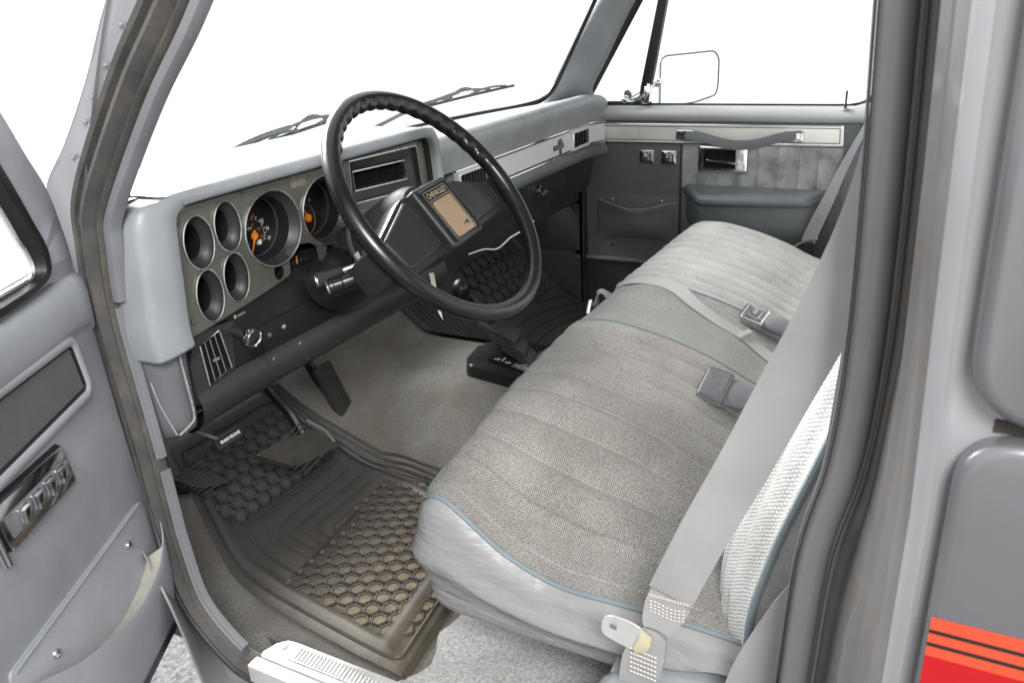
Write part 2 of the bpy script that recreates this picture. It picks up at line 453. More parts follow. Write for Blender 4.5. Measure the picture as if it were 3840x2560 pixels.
def seal_run(idx, pr, mat, lab):
    m = MB(); m.sweep([PT[k] for k in idx], [NO[k] for k in idx], [BX[k] for k in idx], lambda i: [(a*HW[idx[i]], b) for a, b in pr]); return m.build('door_seal', mat, cab, lab)
seal_run([k % NS for k in range(top_i-NS, bot_i+1)], prof, M['seal'], 'weathered brown ribbed rubber seal around the front of the doorway')
prof_r = [(-1, -.006), (-1, .004), (-.9, .007), (-.6, .0105), (-.2, .0125), (.2, .012), (.55, .009), (.75, .004), (.80, -.002), (.95, -.002), (1.0, .006), (1.15, .004), (1.15, -.004)]
seal_run([k % NS for k in range(bot_i, top_i+1)], prof_r, M['seal_rear'], 'smooth grey rubber seal along the rear of the doorway')
# inner pinch welt in three lengths
def welt(i0, i1, w, bb=1.0):
    idx = [k % NS for k in range(i0, i1+1)]
    m = MB(); pr = lambda i: [(-HW[idx[i]]-w, -.008*bb), (-HW[idx[i]]-w, .003*bb), (-HW[idx[i]]-w*.8, .010*bb), (-HW[idx[i]]-w*.3, .012*bb), (-HW[idx[i]]-.001, .009), (-HW[idx[i]]-.001, -.004)]
    m.sweep([PT[k] for k in idx], [NO[k] for k in idx], [BX[k] for k in idx], pr, cp=True); return m
def near(y, z): return min(range(NS), key=lambda k: (PT[k].y-y)**2+(PT[k].z-z)**2)
iA, iB, iC = near(.742, .60), near(.735, .385), near(.655, .078)
welt(iA-NS*0-34 if iA > 34 else 0, iA, .016).build('door_trim_welt', M['welt'], cab) if False else None
seq_top = near(.2, 1.13)-NS
welt(seq_top, iA, .0125, .8).build('door_trim_welt', M['welt'], cab)
welt(iA+1, iB, .0055, .5).build('door_trim_welt', M['welt'], cab)
welt(iB+1, iC+2, .006, .5).build('door_trim_welt', M['welt'], cab)
welt(near(-.07, .14), near(-.08, 1.09), .003, .5).build('door_trim_welt', M['seal_grey'], cab)

# ---- hinge pillar and windshield pillar outside of the seal
inn = [(.44, 1.06), (.50, 1.0), (.567, .926), (.625, .866), (.702, .779), (.749, .707), (.760, .664), (.768, .608), (.770, .535), (.765, .40), (.762, .320), (.758, .235), (.742, .126), (.676, .044), (.621, .028), (.55, .02)]
out = [(.455, 1.087), (.521, 1.015), (.611, .928), (.669, .854), (.733, .784), (.784, .737), (.79, .70), (.79, .65), (.79, .56), (.785, .47), (.78, .38), (.765, .30), (.672, .20), (.640, .06), (.615, -.02), (.55, -.05)]
xo = [.004]*6+[.006, .01, .014, .016, .018, .030, .060, .060, .060, .060]
xo = [p[0] for p in spline([(a, 0) for a in xo], 4)]
inn = spline(inn, 4); out = spline(out, 4)
m = MB(); rows = []
for (a, b), (c, d), xw in zip(inn, out, xo):
    r = []
    for k, (t, lift) in enumerate(((0, 0), (.08, .002), (.3, .002), (.6, .0), (.86, -.001), (.92, .002), (1, .0), (1.06, .010))):
        tt = min(t, 1.0)
        r.append(V((-.803-xw*t, lerp(a, c, tt)+(lift*.6 if t < 1 else 0), lerp(b, d, tt)+(lift if t < 1 else 0))))
    rows.append(r)
m.grid(rows)
pil = m.build('windshield_pillar', M['paint'], cab, ang=50)
RV = {k: (-.1482+(y+.1482)*1.0687, .9005+(z-.9005)*1.0687) for k, (y, z) in {(555, 115): (.5489, .9041), (482, 300): (.5836, .8688), (422, 447): (.6138, .8392), (388, 562): (.6346, .8144), (335, 725): (.6676, .7776)}.items()}
for z1 in ((555, 115), (482, 300), (422, 447), (388, 562), (335, 725)):
    t = (z1[1]-60)/760.0
    y, z = RV[z1]
    m = MB(); m.ball(V((-.8075, y, z)), .0028, 8); m.build('rivet', M['paint'], pil)
# rocker below the opening
m = MB(); m.grid([[(-.80-.075*t, y, .045-.11*t*t) for t in (0, .3, .6, .8, 1)] for y in [lerp(-.2, .63, k/10) for k in range(11)]])
m.build('rocker_panel', M['paint'], cab)
# scuff plate
m = MB(); FS = Frame((-.790, 0, .094), (0, 1, 0), (-1, 0, 0))
m.prism(rpoly([(.600, .014), (.588, -.022), (.57, -.026), (.0, -.026), (.0, .014)], .008), FS, -.02, 0, .002)
m.prism(rpoly([(.560, .004), (.555, -.020), (.0, -.020), (.0, .004)], .004), FS, .0005, .0022, .0008)
for k in range(92):
    y = .549-k*.006; m.tube([FS(y, -.0185, .0022), FS(y-.003, .0025, .0022)], .0016, 5)
m.lathe([(.005, 0), (.0045, .002), (.001, .0025)], FS.sub(.577, -.012), 8)
m.prism(rrect(.0, .014, .603, .034, .003), FS, -.03, -.003, .002)
m.build('scuff_plate', M['white_metal'], cab)
m = MB(); m.grid([[(-.768+.02*t, y, .088-.06*t) for t in (0, .5, 1)] for y in [lerp(-.1, .62, k/10) for k in range(11)]])
m.build('sill_lining', M['carpet'], cab)

# ---- rear pillar: jamb and outer skin
gy = [(-.1, -.100), (.2, -.104), (.33, -.110), (.45, -.117), (.55, -.130), (.666, -.137), (.8, -.134), (.89, -.130), (1.1, -.120)]
oy = [(-.1, -.150), (.33, -.154), (.6, -.155), (.9, -.146), (1.1, -.140)]
zs = [lerp(-.08, 1.12, k/60) for k in range(61)]
m = MB(); rows = []
for z in zs:
    g0, o0 = table(gy, z), table(oy, z); r = []
    wv = .0025*math.exp(-((z-.445)/.022)**2)-.002*math.exp(-((z-.475)/.015)**2)+.002*math.exp(-((z-.40)/.02)**2)
    for t, dx, dy in ((0, .0, .004), (0, -.006, -.004), (.05, -.010, -.002), (.42, -.045, -.0005), (.47, -.049, .0028+wv), (.52, -.053, .0028+wv), (.57, -.057, -.0005), (.80, -.080, -.001), (.86, -.088, .002), (.95, -.103, .002), (1, -.112, -.001), (1.02, -.118, -.006)):
        r.append(V((-.80+dx, lerp(g0, o0, t)+dy, z)))
    rows.append(r)
m.grid(rows); m.build('rear_pillar', M['paint_dark'], cab, ang=60)
m = MB(); rows = []
for z in zs:
    o0 = table(oy, z)
    rows.append([V((x, o0+dy, z)) for x, dy in ((-.916, -.004), (-.922, -.008), (-.924, -.014), (-.918, -.018), (-.915, -.025), (-.915, -.06), (-.915, -.8))])
m.grid(rows); qp = m.build('cab_corner', M['paint'], cab, ang=70)
FQ = Frame((-.915, 0, 0), (0, -1, 0), (0, 0, 1))
m = MB(); m.pillow(rpoly([(.177, .672), (.80, .672), (.80, 1.14), (.168, 1.14)], .045, 10), FQ, -.002, .017, .0095)
m.build('upper_side_panel', M['paint_mid'], qp, ang=60)
m = MB(); m.pillow(rpoly([(.176, .10), (.80, .10), (.80, .6635), (.1775, .6635)], .034, 10), FQ, -.002, .016, .007)
m.build('lower_side_panel', M['paint_mid'], qp, ang=60)
def stripe(z0, z1, mat, w):
    m = MB(); m.box(FQ, .1795, .79, z0, z1, w, w+.0006); return m
for z0, z1 in ((.5385, .5295), (.5265, .5195), (.5165, .509)):
    stripe(z1, z0, None, .0164).build('orange_stripe', M['orange'], qp)
for z0, z1 in ((.5295, .5265), (.5195, .5165)):
    stripe(z1, z0, None, .0164).build('black_stripe', M['ink'], qp)
stripe(.16, .509, None, .0164).build('red_stripe', M['red'], qp)
m = MB(); m.box(FQ, .194, .80, .6638, .6717, -.001, .0015)
m.build('panel_gap_shadow', simple('shaded_brown_seam', (.035, .027, .02), .7, var=.4, scale=40), qp)  # dark brown strip: dirt and the upper panel's shadow in one colour

m = MB(); m.box(Frame((0, 0, 0), (1, 0, 0), (0, 1, 0)), .778, .86, .7735, .80, .0, .64); m.build('hinge_pillar', M['deep_vinyl'], cab)
# ---- pillar trim inside, roof, rear wall
def ws_y(x, z): return .850+.12*(1-(x/.72)**2)-(z-.66)/1.5
def pillar_in(s):
    m = MB(); rows = []
    ge = [(.865, .640), (.845, .661), (.815, .71), (.792, .750), (.684, .908), (.55, 1.10)]
    de = [(.765, .630), (.754, .655), (.745, .69), (.706, .757), (.624, .9025), (.50, 1.08)]
    ge, de = spline(ge, 5), spline(de, 5)
    for (a, b), (c, d) in zip(ge, de):
        rows.append([V((s*.725, a+.012, b)), V((s*.722, a, b)), V((s*.726, lerp(a, c, .12), lerp(b, d, .12))), V((s*.758, lerp(a, c, .5), lerp(b, d, .5)+.006)), V((s*.778, lerp(a, c, .78), lerp(b, d, .78))), V((s*.788, c, d)), V((s*.81, c-.002, d))])
    m.grid(rows); return m
p = pillar_in(1).build('windshield_pillar_trim', M['vinyl'], cab, ang=60)
m = MB(); m.ball(V((.745, .788, .735)), .004, 8); m.build('trim_screw', M['deep_vinyl'], p)
pillar_in(-1).build('windshield_pillar_trim', M['vinyl'], cab, ang=60)
m = MB(); rows = []
for k in range(25):
    y = lerp(-.21, .56, k/24)
    rows.append([V((x, y, 1.135+.05*math.cos(x*1.9)-.02*max(0, (y-.35)/.2)**2)) for x in [lerp(-.80, .80, j/20) for j in range(21)]])
m.grid(rows); m.build('roof', M['vinyl'], cab)
m = MB(); FB = Frame((0, -.205, 0), (-1, 0, 0), (0, 0, 1))
m.sheet([[(-.80, -.08), (.80, -.08), (.80, 1.17), (-.80, 1.17)], rrect(-.62, .74, .62, 1.03, .05)], FB)
m.build('rear_wall', M['vinyl'], cab)
# passenger pillar behind the far door
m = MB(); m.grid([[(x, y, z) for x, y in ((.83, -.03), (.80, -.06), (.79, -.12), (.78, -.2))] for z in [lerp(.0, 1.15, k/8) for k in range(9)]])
m.build('rear_pillar_trim', M['shaded_vinyl'], cab)
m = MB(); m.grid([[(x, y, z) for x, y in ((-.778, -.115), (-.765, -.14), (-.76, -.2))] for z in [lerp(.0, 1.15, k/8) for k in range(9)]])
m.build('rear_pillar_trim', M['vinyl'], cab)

# ---- windshield
m = MB(); rows = []
for i in range(13):
    z = lerp(.645, 1.13, i/12); w = lerp(.722, .66, i/12)
    rows.append([V((x, ws_y(x, z)+.004, z)) for x in [lerp(-w, w, j/24) for j in range(25)]])
m.grid(rows); ws = m.build('windshield', M['glass'], cab)
edge = [V((s, 0, z)) for s, z in ()]
pth = []
for x, z in [(-.655, 1.09), (-.69, .90), (-.712, .74), (-.716, .69), (-.700, .664), (-.66, .656)]+[(lerp(-.6, .6, k/12), .653) for k in range(13)]+[(.66, .656), (.700, .664), (.716, .69), (.712, .74), (.69, .90), (.655, 1.09)]:
    pth.append(V((x, ws_y(x, z)-.001, z)))
m = MB(); m.tube(spline(pth, 4), .0065, 6); m.build('windshield_gasket', M['black'], ws)
# sticker on the glass
a, b = V((-.590, 0, .700)), V((-.560, 0, .665))
m = MB(); FG = Frame((-.578, ws_y(-.578, .694)-.003, .694), (1, .06, 0), (.25, -.64, 1.0))
m.prism(rrect(-.014, -.024, .014, .024, .002), FG, 0, .0004)
st = m.build('inspection_sticker', M['cream'], ws)
m = MB()
for k in range(7): m.box(FG, -.010, .010-.004*(k % 3), .017-k*.006, .019-k*.006, .0005, .0008)
m.build('sticker_print', M['seal_grey'], st)

# ================================================================== wipers
def wiper(name, label, arm, blade, lift):
    t = thing(name, label, 'wiper', (arm[0][0], .93, arm[0][1]))
    P = [V((x, ws_y(x, z)+.016, z)) for x, z in arm]
    m = MB(); m.tube(spline(P, 4), [.0045]*(4*(len(P)-1)+1), 6); m.build('arm', M['plastic_grey'], t)
    Q = [V((x, ws_y(x, z)+.009, z)) for x, z in blade]
    m = MB(); m.tube(Q, .0035, 6)
    m.build('rubber_blade', M['deep_vinyl'], t)
    m = MB(); L = len(Q)-1
    d = (Q[-1]-Q[0])
    def br(t0, t1, h, n=7):
        pts = [Q[0]+d*lerp(t0, t1, k/n)+V((0, .006, .003+h*math.sin(PI*k/n))) for k in range(n+1)]
        m.tube(pts, .0028, 5)
    br(.06, .42, .006); br(.58, .94, .006); br(.22, .78, .013); br(.38, .66, .018)
    m.build('blade_bridge', M['plastic_grey'], t)
    return t
wiper('windshield_wiper', 'black wiper at rest outside the windshield left of the steering wheel rim', [(-.59, .660), (-.557, .668), (-.458, .682), (-.377, .703), (-.304, .713), (-.22, .717)], [(lerp(-.369, .03, k/8), lerp(.695, .719, k/8)) for k in range(9)], .01)
wiper('windshield_wiper', 'black wiper at rest outside the windshield right of the steering wheel rim', [(.05, .664), (.12, .678), (.19, .694), (.27, .706), (.36, .718)], [(lerp(.175, .561, k/8), lerp(.694, .713, k/8)) for k in range(9)], .01)
# ================================================================== passenger door (closed, far side)
pd = thing('passenger_door', 'closed far door with silver trim strip, pull strap, armrest and map pocket', 'door', (.80, .3, 0))
FR = Frame((.80, 0, 0), (0, -1, 0), (0, 0, 1))      # u = -y, v = z, w towards the cab
def RP(pts): return [(-a, b) for a, b in pts]
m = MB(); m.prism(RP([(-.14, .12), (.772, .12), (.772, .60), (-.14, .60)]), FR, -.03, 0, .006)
m.build('door_panel', M['shaded_vinyl'], pd)
# padded belt ledge
m = MB(); pf = [(.0, .596), (.010, .598), (.020, .604), (.026, .613), (.026, .622), (.020, .630), (.006, .635), (-.015, .637), (-.03, .634)]
ys = [.775, .765, .74, .6, .4, .2, .10, .06, .03, .005, -.02, -.05]
rows = []
for y in ys:
    up = .02*sstep(.07, -.01, y); sh = .55+.45*sstep(.775, .745, y)
    rows.append([FR(-y, b+up*sstep(.612, .634, b), a*sh) for a, b in pf])
m.grid(rows); m.build('belt_ledge', simple('glare_ledge_vinyl', (.42, .435, .45), .34, spec=.5, var=.04), pd, ang=70)  # ledge vinyl lightened in colour to carry the white window reflection
m = MB(); m.prism(RP([(-.15, .598), (.03, .598), (.03, .66), (-.15, .80)]), FR, -.02, .004, .004); m.build('ledge_end', M['shaded_vinyl'], pd)
# silver strip with chrome frame
fr = rpoly(RP([(.772, .536), (.079, .540), (.082, .590), (.772, .587)]), .006, 4)
m = MB(); m.prism(fr, FR, 0, .003, .0008)
ts = m.build('trim_strip', M['door_silver'], pd)
inner = rpoly(RP([(.80, .5425), (.0855, .5455), (.088, .584), (.80, .581)]), .004, 4)
m = MB(); m.ribbon(fr, FR, [(.0015, .002), (.0015, .005), (0, .006), (-.002, .006), (-.0025, .003)]); m.build('chrome_border', M['chrome'], ts)
m = MB(); m.ribbon(inner, FR, [(.0, .0034), (-.0018, .0036)]); m.build('black_pinstripe', M['ink'], ts)
# pull strap
strap = [(.495, .562), (.455, .560), (.42, .557), (.385, .549), (.345, .543), (.31, .543), (.27, .550), (.235, .560), (.20, .565), (.18, .566)]
sp = spline(strap, 5); m = MB(); rows = []
for k, (y, z) in enumerate(sp):
    q = .012+.026*math.sin(PI*k/(len(sp)-1))
    rows.append([FR(-y, z+a, q+b) for a, b in ((-.011, -.004), (-.0125, 0), (-.011, .004), (0, .0055), (.011, .004), (.0125, 0), (.011, -.004), (0, -.005))])
m.grid(rows, cu=True); ps = m.build('pull_strap', M['shaded_vinyl'], pd, ang=50)
for y0, y1 in ((.501, .453), (.220, .171)):
    m = MB(); m.prism(rrect(-y0, .5495, -y1, .577, .003), FR, .004, .022, .0045, 3); m.build('strap_end_cap', M['chrome'], ps)
# window switches
for y in (.5865, .523):
    m = MB(); F = FR.sub(-y, .498)
    m.prism(rrect(-.0215, -.0195, .0215, .0195, .002), F, 0, .006, .005, 2)
    sw = m.build('window_switch', M['chrome'], pd)
    m = MB(); m.sheet([rrect(-.0125, -.0115, .0125, .0115, .001)], F, .0064); m.build('switch_well', M['cone'], sw)
    m = MB(); m.prism(rrect(-.008, -.010, .008, .010, .001), F, .006, .0085, .001); m.box(F, -.010, .010, -.003, .003, .0085, .011, .001); m.build('rocker', M['chrome'], sw)
# inside release
m = MB(); ou, inr = rrect(-.437, .467, -.314, .532, .004), rrect(-.424, .4745, -.3405, .5245, .002)
m.sheet([ou, inr], FR, .009); m.ribbon(ou, FR, [(0, .009), (.003, .007), (.0035, 0)]); m.ribbon(inr, FR, [(0, .009), (-.001, .0075), (-.001, .006)])
dh = m.build('release_bezel', M['chrome'], pd)
m = MB(); m.sheet([rrect(-.4245, .474, -.322, .525, .002)], FR, .0068); m.build('release_well', M['void'], dh)
m = MB(); m.prism(rpoly([(-.416, .494), (-.330, .486), (-.329, .4925), (-.416, .500)], .002), FR, .008, .013, .0015); m.build('release_lever', M['chrome'], dh)
# suede panel in vertical strips
m = MB(); ed = [-.487, -.4383, -.3876, -.3342, -.2832, -.2317, -.1803, -.1328, -.076]
rows = []
for i in range(9):
    v = lerp(.418, .536, i/8); r = []
    for a, b in zip(ed, ed[1:]):
        for t in (0.0, .04, .15, .5, .85, .96): r.append(FR(lerp(a, b, t), v, .0015+.004*(1-abs(2*t-1)**5)))
    r.append(FR(ed[-1], v, .0015)); rows.append(r)
m.grid(rows); m.build('suede_panel', M['suede_panel'], pd, ang=60)
# armrest
m = MB()
poly_t = [(.474, 0), (.416, .080), (.137, .080), (.092, 0)]
def ring(z, g, dz0=0):   # outline of the arm rest at height z with overhang g
    o = [(.480+g, -.002, 0.0), (.470+g*.8, .008, -.002), (.424, .074+g, -.012), (.408, .084+g, -.014), (.28, .085+g, -.009), (.150, .084+g, -.005), (.132, .074+g, -.003), (.098-g, .010, -.002), (.088-g, -.002, 0)]
    return [FR(-y, z+d+dz0, w) for y, w, d in o]
rows = [ring(.430, -.030), ring(.431, -.012), ring(.427, -.001), ring(.420, .004), ring(.412, .005), ring(.4035, .002), ring(.402, -.004)]
m.grid(rows); m.f([v for v in [m.v(p) for p in ring(.430, -.030)]])
m.build('armrest_pad', M['shaded_vinyl'], pd, ang=62)
m = MB(); rows = [ring(.404, -.005), ring(.385, -.005), ring(.35, -.006), ring(.33, -.010), ring(.30, -.03), ring(.27, -.05)]
m.grid(rows); m.build('armrest_base', M['shaded_vinyl'], pd, ang=62)
# raised rear half behind the pocket: a seam step
m = MB(); m.prism(RP([(.492, .20), (.486, .20), (.486, .536), (.492, .536)]), FR, 0, .004, .0015); m.build('panel_seam', M['deep_vinyl'], pd)
# map pocket
m = MB(); m.prism(rpoly(RP([(.732, .256), (.492, .262), (.490, .392), (.732, .389)]), .006), FR, 0, .003, .001); pk = m.build('map_pocket', M['shaded_vinyl'], pd)
m = MB(); rows = []
for j in range(25):
    t = j/24; y = lerp(.735, .500, t); top = lerp(.371, .372, t)-.020*math.sin(PI*min(1, max(0, (t-.06)/.88)))**1.3
    q = .020*math.sin(PI*t)**.6
    rows.append([FR(-y, lerp(.262, top, s), .003+q*pp+.002*math.sin(9*t+5*s)*math.sin(PI*t)) for s, pp in ((0, 0), (.08, .35), (.3, .85), (.6, 1), (.78, .9), (.82, 1.0), (.97, 1.12), (1.0, 1.08), (1.0, .9))])
m.grid(rows); pch = m.build('pouch', M['shaded_vinyl'], pk, ang=60)
m = MB(); m.tube([r[7]+V((0, 0, .0006)) for r in rows], .0016, 6); m.build('pouch_piping', M['vinyl'], pch)
for y, z in ((.689, .369), (.541, .372)):
    m = MB(); m.lathe([(.0045, .003), (.004, .006), (.0015, .0068)], FR.sub(-y, z+.004), 8); m.build('pocket_screw', M['alu'], pk)
# lower part
m = MB(); m.prism(RP([(-.14, .196), (.772, .190), (.772, .200), (-.14, .207)]), FR, 0, .012, .004); m.build('lower_rail', M['plastic_grey'], pd)
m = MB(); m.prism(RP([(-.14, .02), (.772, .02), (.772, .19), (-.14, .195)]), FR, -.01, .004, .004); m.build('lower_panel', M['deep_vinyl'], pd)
m = MB(); m.lathe([(.004, .0), (.003, .002), (.001, .002)], FR.sub(-.690, .236), 8); m.build('panel_plug', M['void'], pd)
# window frames
vo = [(.80, .628), (.770, .655), (.764, .69), (.636, .904), (.50, 1.13)]
vi = [(.737, .6455), (.752, .652), (.750, .664), (.606, .903), (.47, 1.13)]
m = MB(); FW = Frame((.812, 0, 0), (0, -1, 0), (0, 0, 1))
o2, i2 = spline(vo, 6), spline(vi, 6)
m.grid([[FW(-a, b, 0), FW(-lerp(a, c, .25), lerp(b, d, .25), .012), FW(-lerp(a, c, .75), lerp(b, d, .75), .012), FW(-c, d, .0)] for (a, b), (c, d) in zip(o2, i2)])
m.prism(RP([(.775, .629), (.58, .632), (.58, .6465), (.745, .646)]), FW, 0, .010, .003)
wf = m.build('window_frame', M['black'], pd)
m = MB(); m.prism(RP([(.585, .634), (.614, .636), (.607, .685), (.5625, .901), (.52, 1.13), (.50, 1.13), (.539, .899), (.579, .68)]), FW, -.004, .014, .003)
m.build('division_bar', M['black'], wf)
m = MB(); P = [(.588, .637), (.35, .6365), (.10, .6365), (.068, .638), (.042, .645), (.018, .665), (-.004, .70), (-.03, .80), (-.06, 1.0), (-.06, 1.1)]
m.tube([FW(-a, b, 0) for a, b in spline(P, 5)], .0045, 6); m.build('belt_seal', M['black'], wf)
m = MB(); m.sheet([RP([(.760, .64), (.585, .64), (.52, 1.13), (.46, 1.13), (.60, .91), (.752, .66)])], FW, -.002); m.build('vent_glass', M['glass'], wf)
m = MB(); m.sheet([RP([(.585, .632), (.05, .632), (.0, .68), (-.06, 1.1), (.50, 1.13)])], FW, -.008); m.build('window_glass', M['glass'], wf)
# vent latch
m = MB(); F = Frame((.790, 0, 0), (0, -1, 0), (0, 0, 1))
m.prism(rpoly(RP([(.602, .642), (.580, .642), (.574, .690), (.592, .688)]), .004), F, -.012, .004, .003)
m.tube([F(-.592, .668, .006), F(-.604, .655, .014), F(-.622, .650, .020), F(-.638, .652, .022)], [.006, .007, .0065, .006], 8)
m.ball(F(-.640, .656, .022), .0105, 10); m.tube([F(-.583, .672, .004), F(-.580, .695, .006)], [.006, .004], 8)
m.build('vent_latch', M['chrome'], pd)
# lock knob
m = MB(); F = Frame((.778, .080, .632), (1, 0, 0), (0, 1, 0)); m.lathe([(.0035, 0), (.0032, .012), (.0022, .014), (.0025, .040), (.0015, .044)], F, 8)
lk = m.build('lock_knob', M['black'], pd)
m = MB(); m.lathe([(.010, -.001), (.0085, .002), (.003, .0025)], F, 12); m.build('knob_grommet', M['pad'], lk)
# door mirror
n = V((-.62, -.78, .0)).normalized(); e1 = V((n.y, -n.x, 0)).normalized()
if e1.y > 0: e1 = -e1
FM = Frame((1.05, .545, .682), e1, n.cross(e1))
if FM.e3.dot(n) < 0: FM = Frame((1.05, .545, .682), e1, -n.cross(e1))
mo = rpoly([(-.102, -.066), (-.09, -.072), (.02, -.069), (.096, -.054), (.104, -.03), (.104, .05), (.086, .073), (-.085, .070), (-.102, .058)], .024, 5)
m = MB(); rows = []
for s, w in ((1.0, .002), (1.012, -.006), (1.0, -.016), (.90, -.034), (.7, -.048), (.4, -.056), (.02, -.058)):
    rows.append([FM(u*s, v*s, w) for u, v in mo])
m.grid(rows, cu=True); mi = m.build('door_mirror', M['chrome'], pd, ang=60)
m = MB(); m.ribbon(mo, FM, [(.0012, -.005), (.0016, .002), (0, .0035), (-.0022, .003), (-.003, .001)]); m.build('mirror_rim', M['plastic_grey'], mi)
m = MB(); m.sheet([[(u*.975, v*.975) for u, v in mo]], FM, .0015)
t = NT('mirror_glass'); m.build('mirror_glass', t.set(color=(.97, .97, .97), rough=.02, metal=1), mi)
m = MB(); m.tube([V((.83, .655, .66)), V((.89, .635, .672)), V((.945, .612, .681)), V((1.02, .608, .685))], [.014, .011, .009, .012], 10); m.ball(V((.945, .607, .682)), .014, 10)
m.build('mirror_arm', M['chrome'], mi)

# ================================================================== driver door (swung open)
dd = thing('driver_door', 'open near door with map pocket and chrome plate of four window switches', 'door', (-.90, .70, 0))
FD = Frame((-.90, .70, 0), (.872, .49, 0), (0, 0, 1))     # u towards the hinge, v = z, w towards the cab
def DP(pts): return [(-a, b) for a, b in pts]
m = MB()
pts = [(-.087, .618), (-.086, .555), (-.092, .44), (-.098, .36), (-.110, .28), (-.120, .20), (-.116, .15), (-.110, .10), (.95, .10), (.95, .618)]
m.prism(DP(pts), FD, -.06, 0, .012, 3)
m.build('door_panel', M['vinyl_door'], dd, ang=50)
m = MB(); m.prism(DP([(-.115, .085), (.93, .085), (.93, .60), (-.10, .60)]), FD, -.13, -.05, .01); m.build('door_shell', M['paint'], dd)
m = MB(); pf = [(-.002, .574), (.004, .578), (.008, .588), (.010, .602), (.0105, .618), (.009, .631), (.004, .639), (-.006, .643), (-.06, .645)]
rows = []
for s in (-.092, -.086, -.078, -.06, .1, .3, .6, .95):
    k = .2+.8*sstep(-.094, -.075, s); rows.append([FD(-s, .59+(b-.59)*(.85+.15*k)-.010*(s < -.08), a*k) for a, b in pf])
m.grid(rows); m.build('belt_ledge', M['vinyl_door'], dd, ang=70)
# dark insert with moulded border
ins = rpoly(DP([(.90, .59), (-.021, .566), (-.029, .514), (.90, .50)]), .004)
m = MB(); m.sheet([ins], FD, .0015); di = m.build('trim_insert', simple('grey_insert', (.105, .105, .10), .5, var=.1, scale=20), dd)
m = MB(); m.ribbon(ins, FD, [(0, .0015), (.001, .0025)]); m.ribbon(ins, FD, [(.0015, .0025), (.004, .004)]); m.build('black_pinstripe', M['ink'], di)
m = MB(); m.ribbon(ins, FD, [(.003, .0025), (.005, .006), (.012, .007), (.018, .003), (.019, -.001)]); m.build('moulded_border', M['vinyl_door'], di, ang=60)
# switch plate
sp_ = rpoly(DP([(.30, .492), (.055, .482), (.046, .434), (.172, .436), (.30, .43)]), .003)
sp_ = rpoly(DP([(.186, .489), (.053, .482), (.045, .432), (.178, .4345)]), .003)
m = MB(); m.prism(sp_, FD, 0, .007, .003); pl = m.build('switch_plate', M['chrome'], dd)
m = MB(); m.sheet([rpoly(DP([(.178, .472), (.062, .469), (.057, .444), (.172, .445)]), .002)], FD, .0076); m.build('switch_field', M['plastic_grey'], pl)
m = MB(); m.ribbon(sp_, FD, [(.0006, .005), (.002, .002), (.003, 0)]); m.build('plate_gasket', M['black'], pl)
for s, z in ((.150, .459), (.124, .4585), (.098, .458), (.074, .4575)):
    F = FD.sub(-s, z, .0076); m = MB()
    m.prism(rrect(-.0085, -.0095, .0085, .0095, .0015), F, 0, .003, .001); m.prism([(-.0065, -.0075), (.0065, -.0075), (.0065, .0075), (-.0065, .0075)], F, .003, .0085, .002, 2)
    m.build('switch_rocker', M['chrome'], pl)
m = MB(); m.tube([FD(-.196, .497, .005), FD(-.186, .425, .005)], .0028, 6); m.tube([FD(-.201, .497, .004), FD(-.191, .425, .004)], .0022, 6); m.build('chrome_divider', M['chrome'], dd)
# map pocket
m = MB(); m.prism(rpoly(DP([(.232, .331), (-.078, .322), (-.092, .315), (-.10, .16), (.232, .16)]), .008), FD, 0, .003, .0015); pk = m.build('map_pocket', M['vinyl_door'], dd)
m = MB(); m.tube([FD(-.225, .327, .003), FD(.078, .320, .003)], .0022, 6); m.build('pocket_piping', M['vinyl_door'], pk)
m = MB(); rows = []
lip = spline([(-.100, .302, .003), (-.093, .292, .014), (-.086, .276, .020), (-.068, .258, .024), (-.03, .242, .027), (.03, .236, .026), (.09, .248, .022), (.15, .268, .016), (.21, .298, .006)], 5)
for p in lip:
    s, z, w = p
    rows.append([FD(-s, lerp(z, .118, t), .002+w*q) for t, q in ((0, .93), (0, 1), (.04, 1.05), (.12, 1.04), (.35, 1.0), (.6, .85), (.8, .6), (.95, .25), (1, .0))])
m.grid(rows); m.build('pouch', M['vinyl_door'], pk, ang=65)
m = MB(); rows = [[FD(-p[0], p[1]-.001-t*.014, .002+p[2]*(.93-.9*t)) for t in (0, .5, 1)] for p in lip[15:]]
m.grid(rows); m.build('pouch_lining', M['lining'], pk)
# gathered corner at the hinge end of the pouch
m = MB(); rows = []
for k in range(9):
    t = k/8; s = lerp(-.076, -.112, t)
    rows.append([FD(-s, lerp(.292, .262, t)+.008*math.sin(t*7), .006+.012*math.sin(t*9)**2+.02*t), FD(-s, lerp(.274, .240, t)+.006*math.sin(t*7), .010+.014*math.sin(t*9)**2+.02*t)])
m.bm.free()
for s, z in ((-.028, .291), (.162, .292)):
    m = MB(); m.lathe([(.0055, .003), (.005, .006), (.002, .0072)], FD.sub(-s, z), 10); m.build('pocket_screw', M['alu'], pk)
# bottom edge
m = MB(); m.prism(DP([(-.120, .088), (.9, .088), (.9, .118), (-.113, .128)]), FD, -.055, -.002, .004); bs = m.build('bottom_seal', M['black'], dd)
m = MB(); m.tube([FD(.112, .124, .0), FD(-.9, .116, .0)], .0025, 6); m.build('chrome_edge', M['alu'], bs)
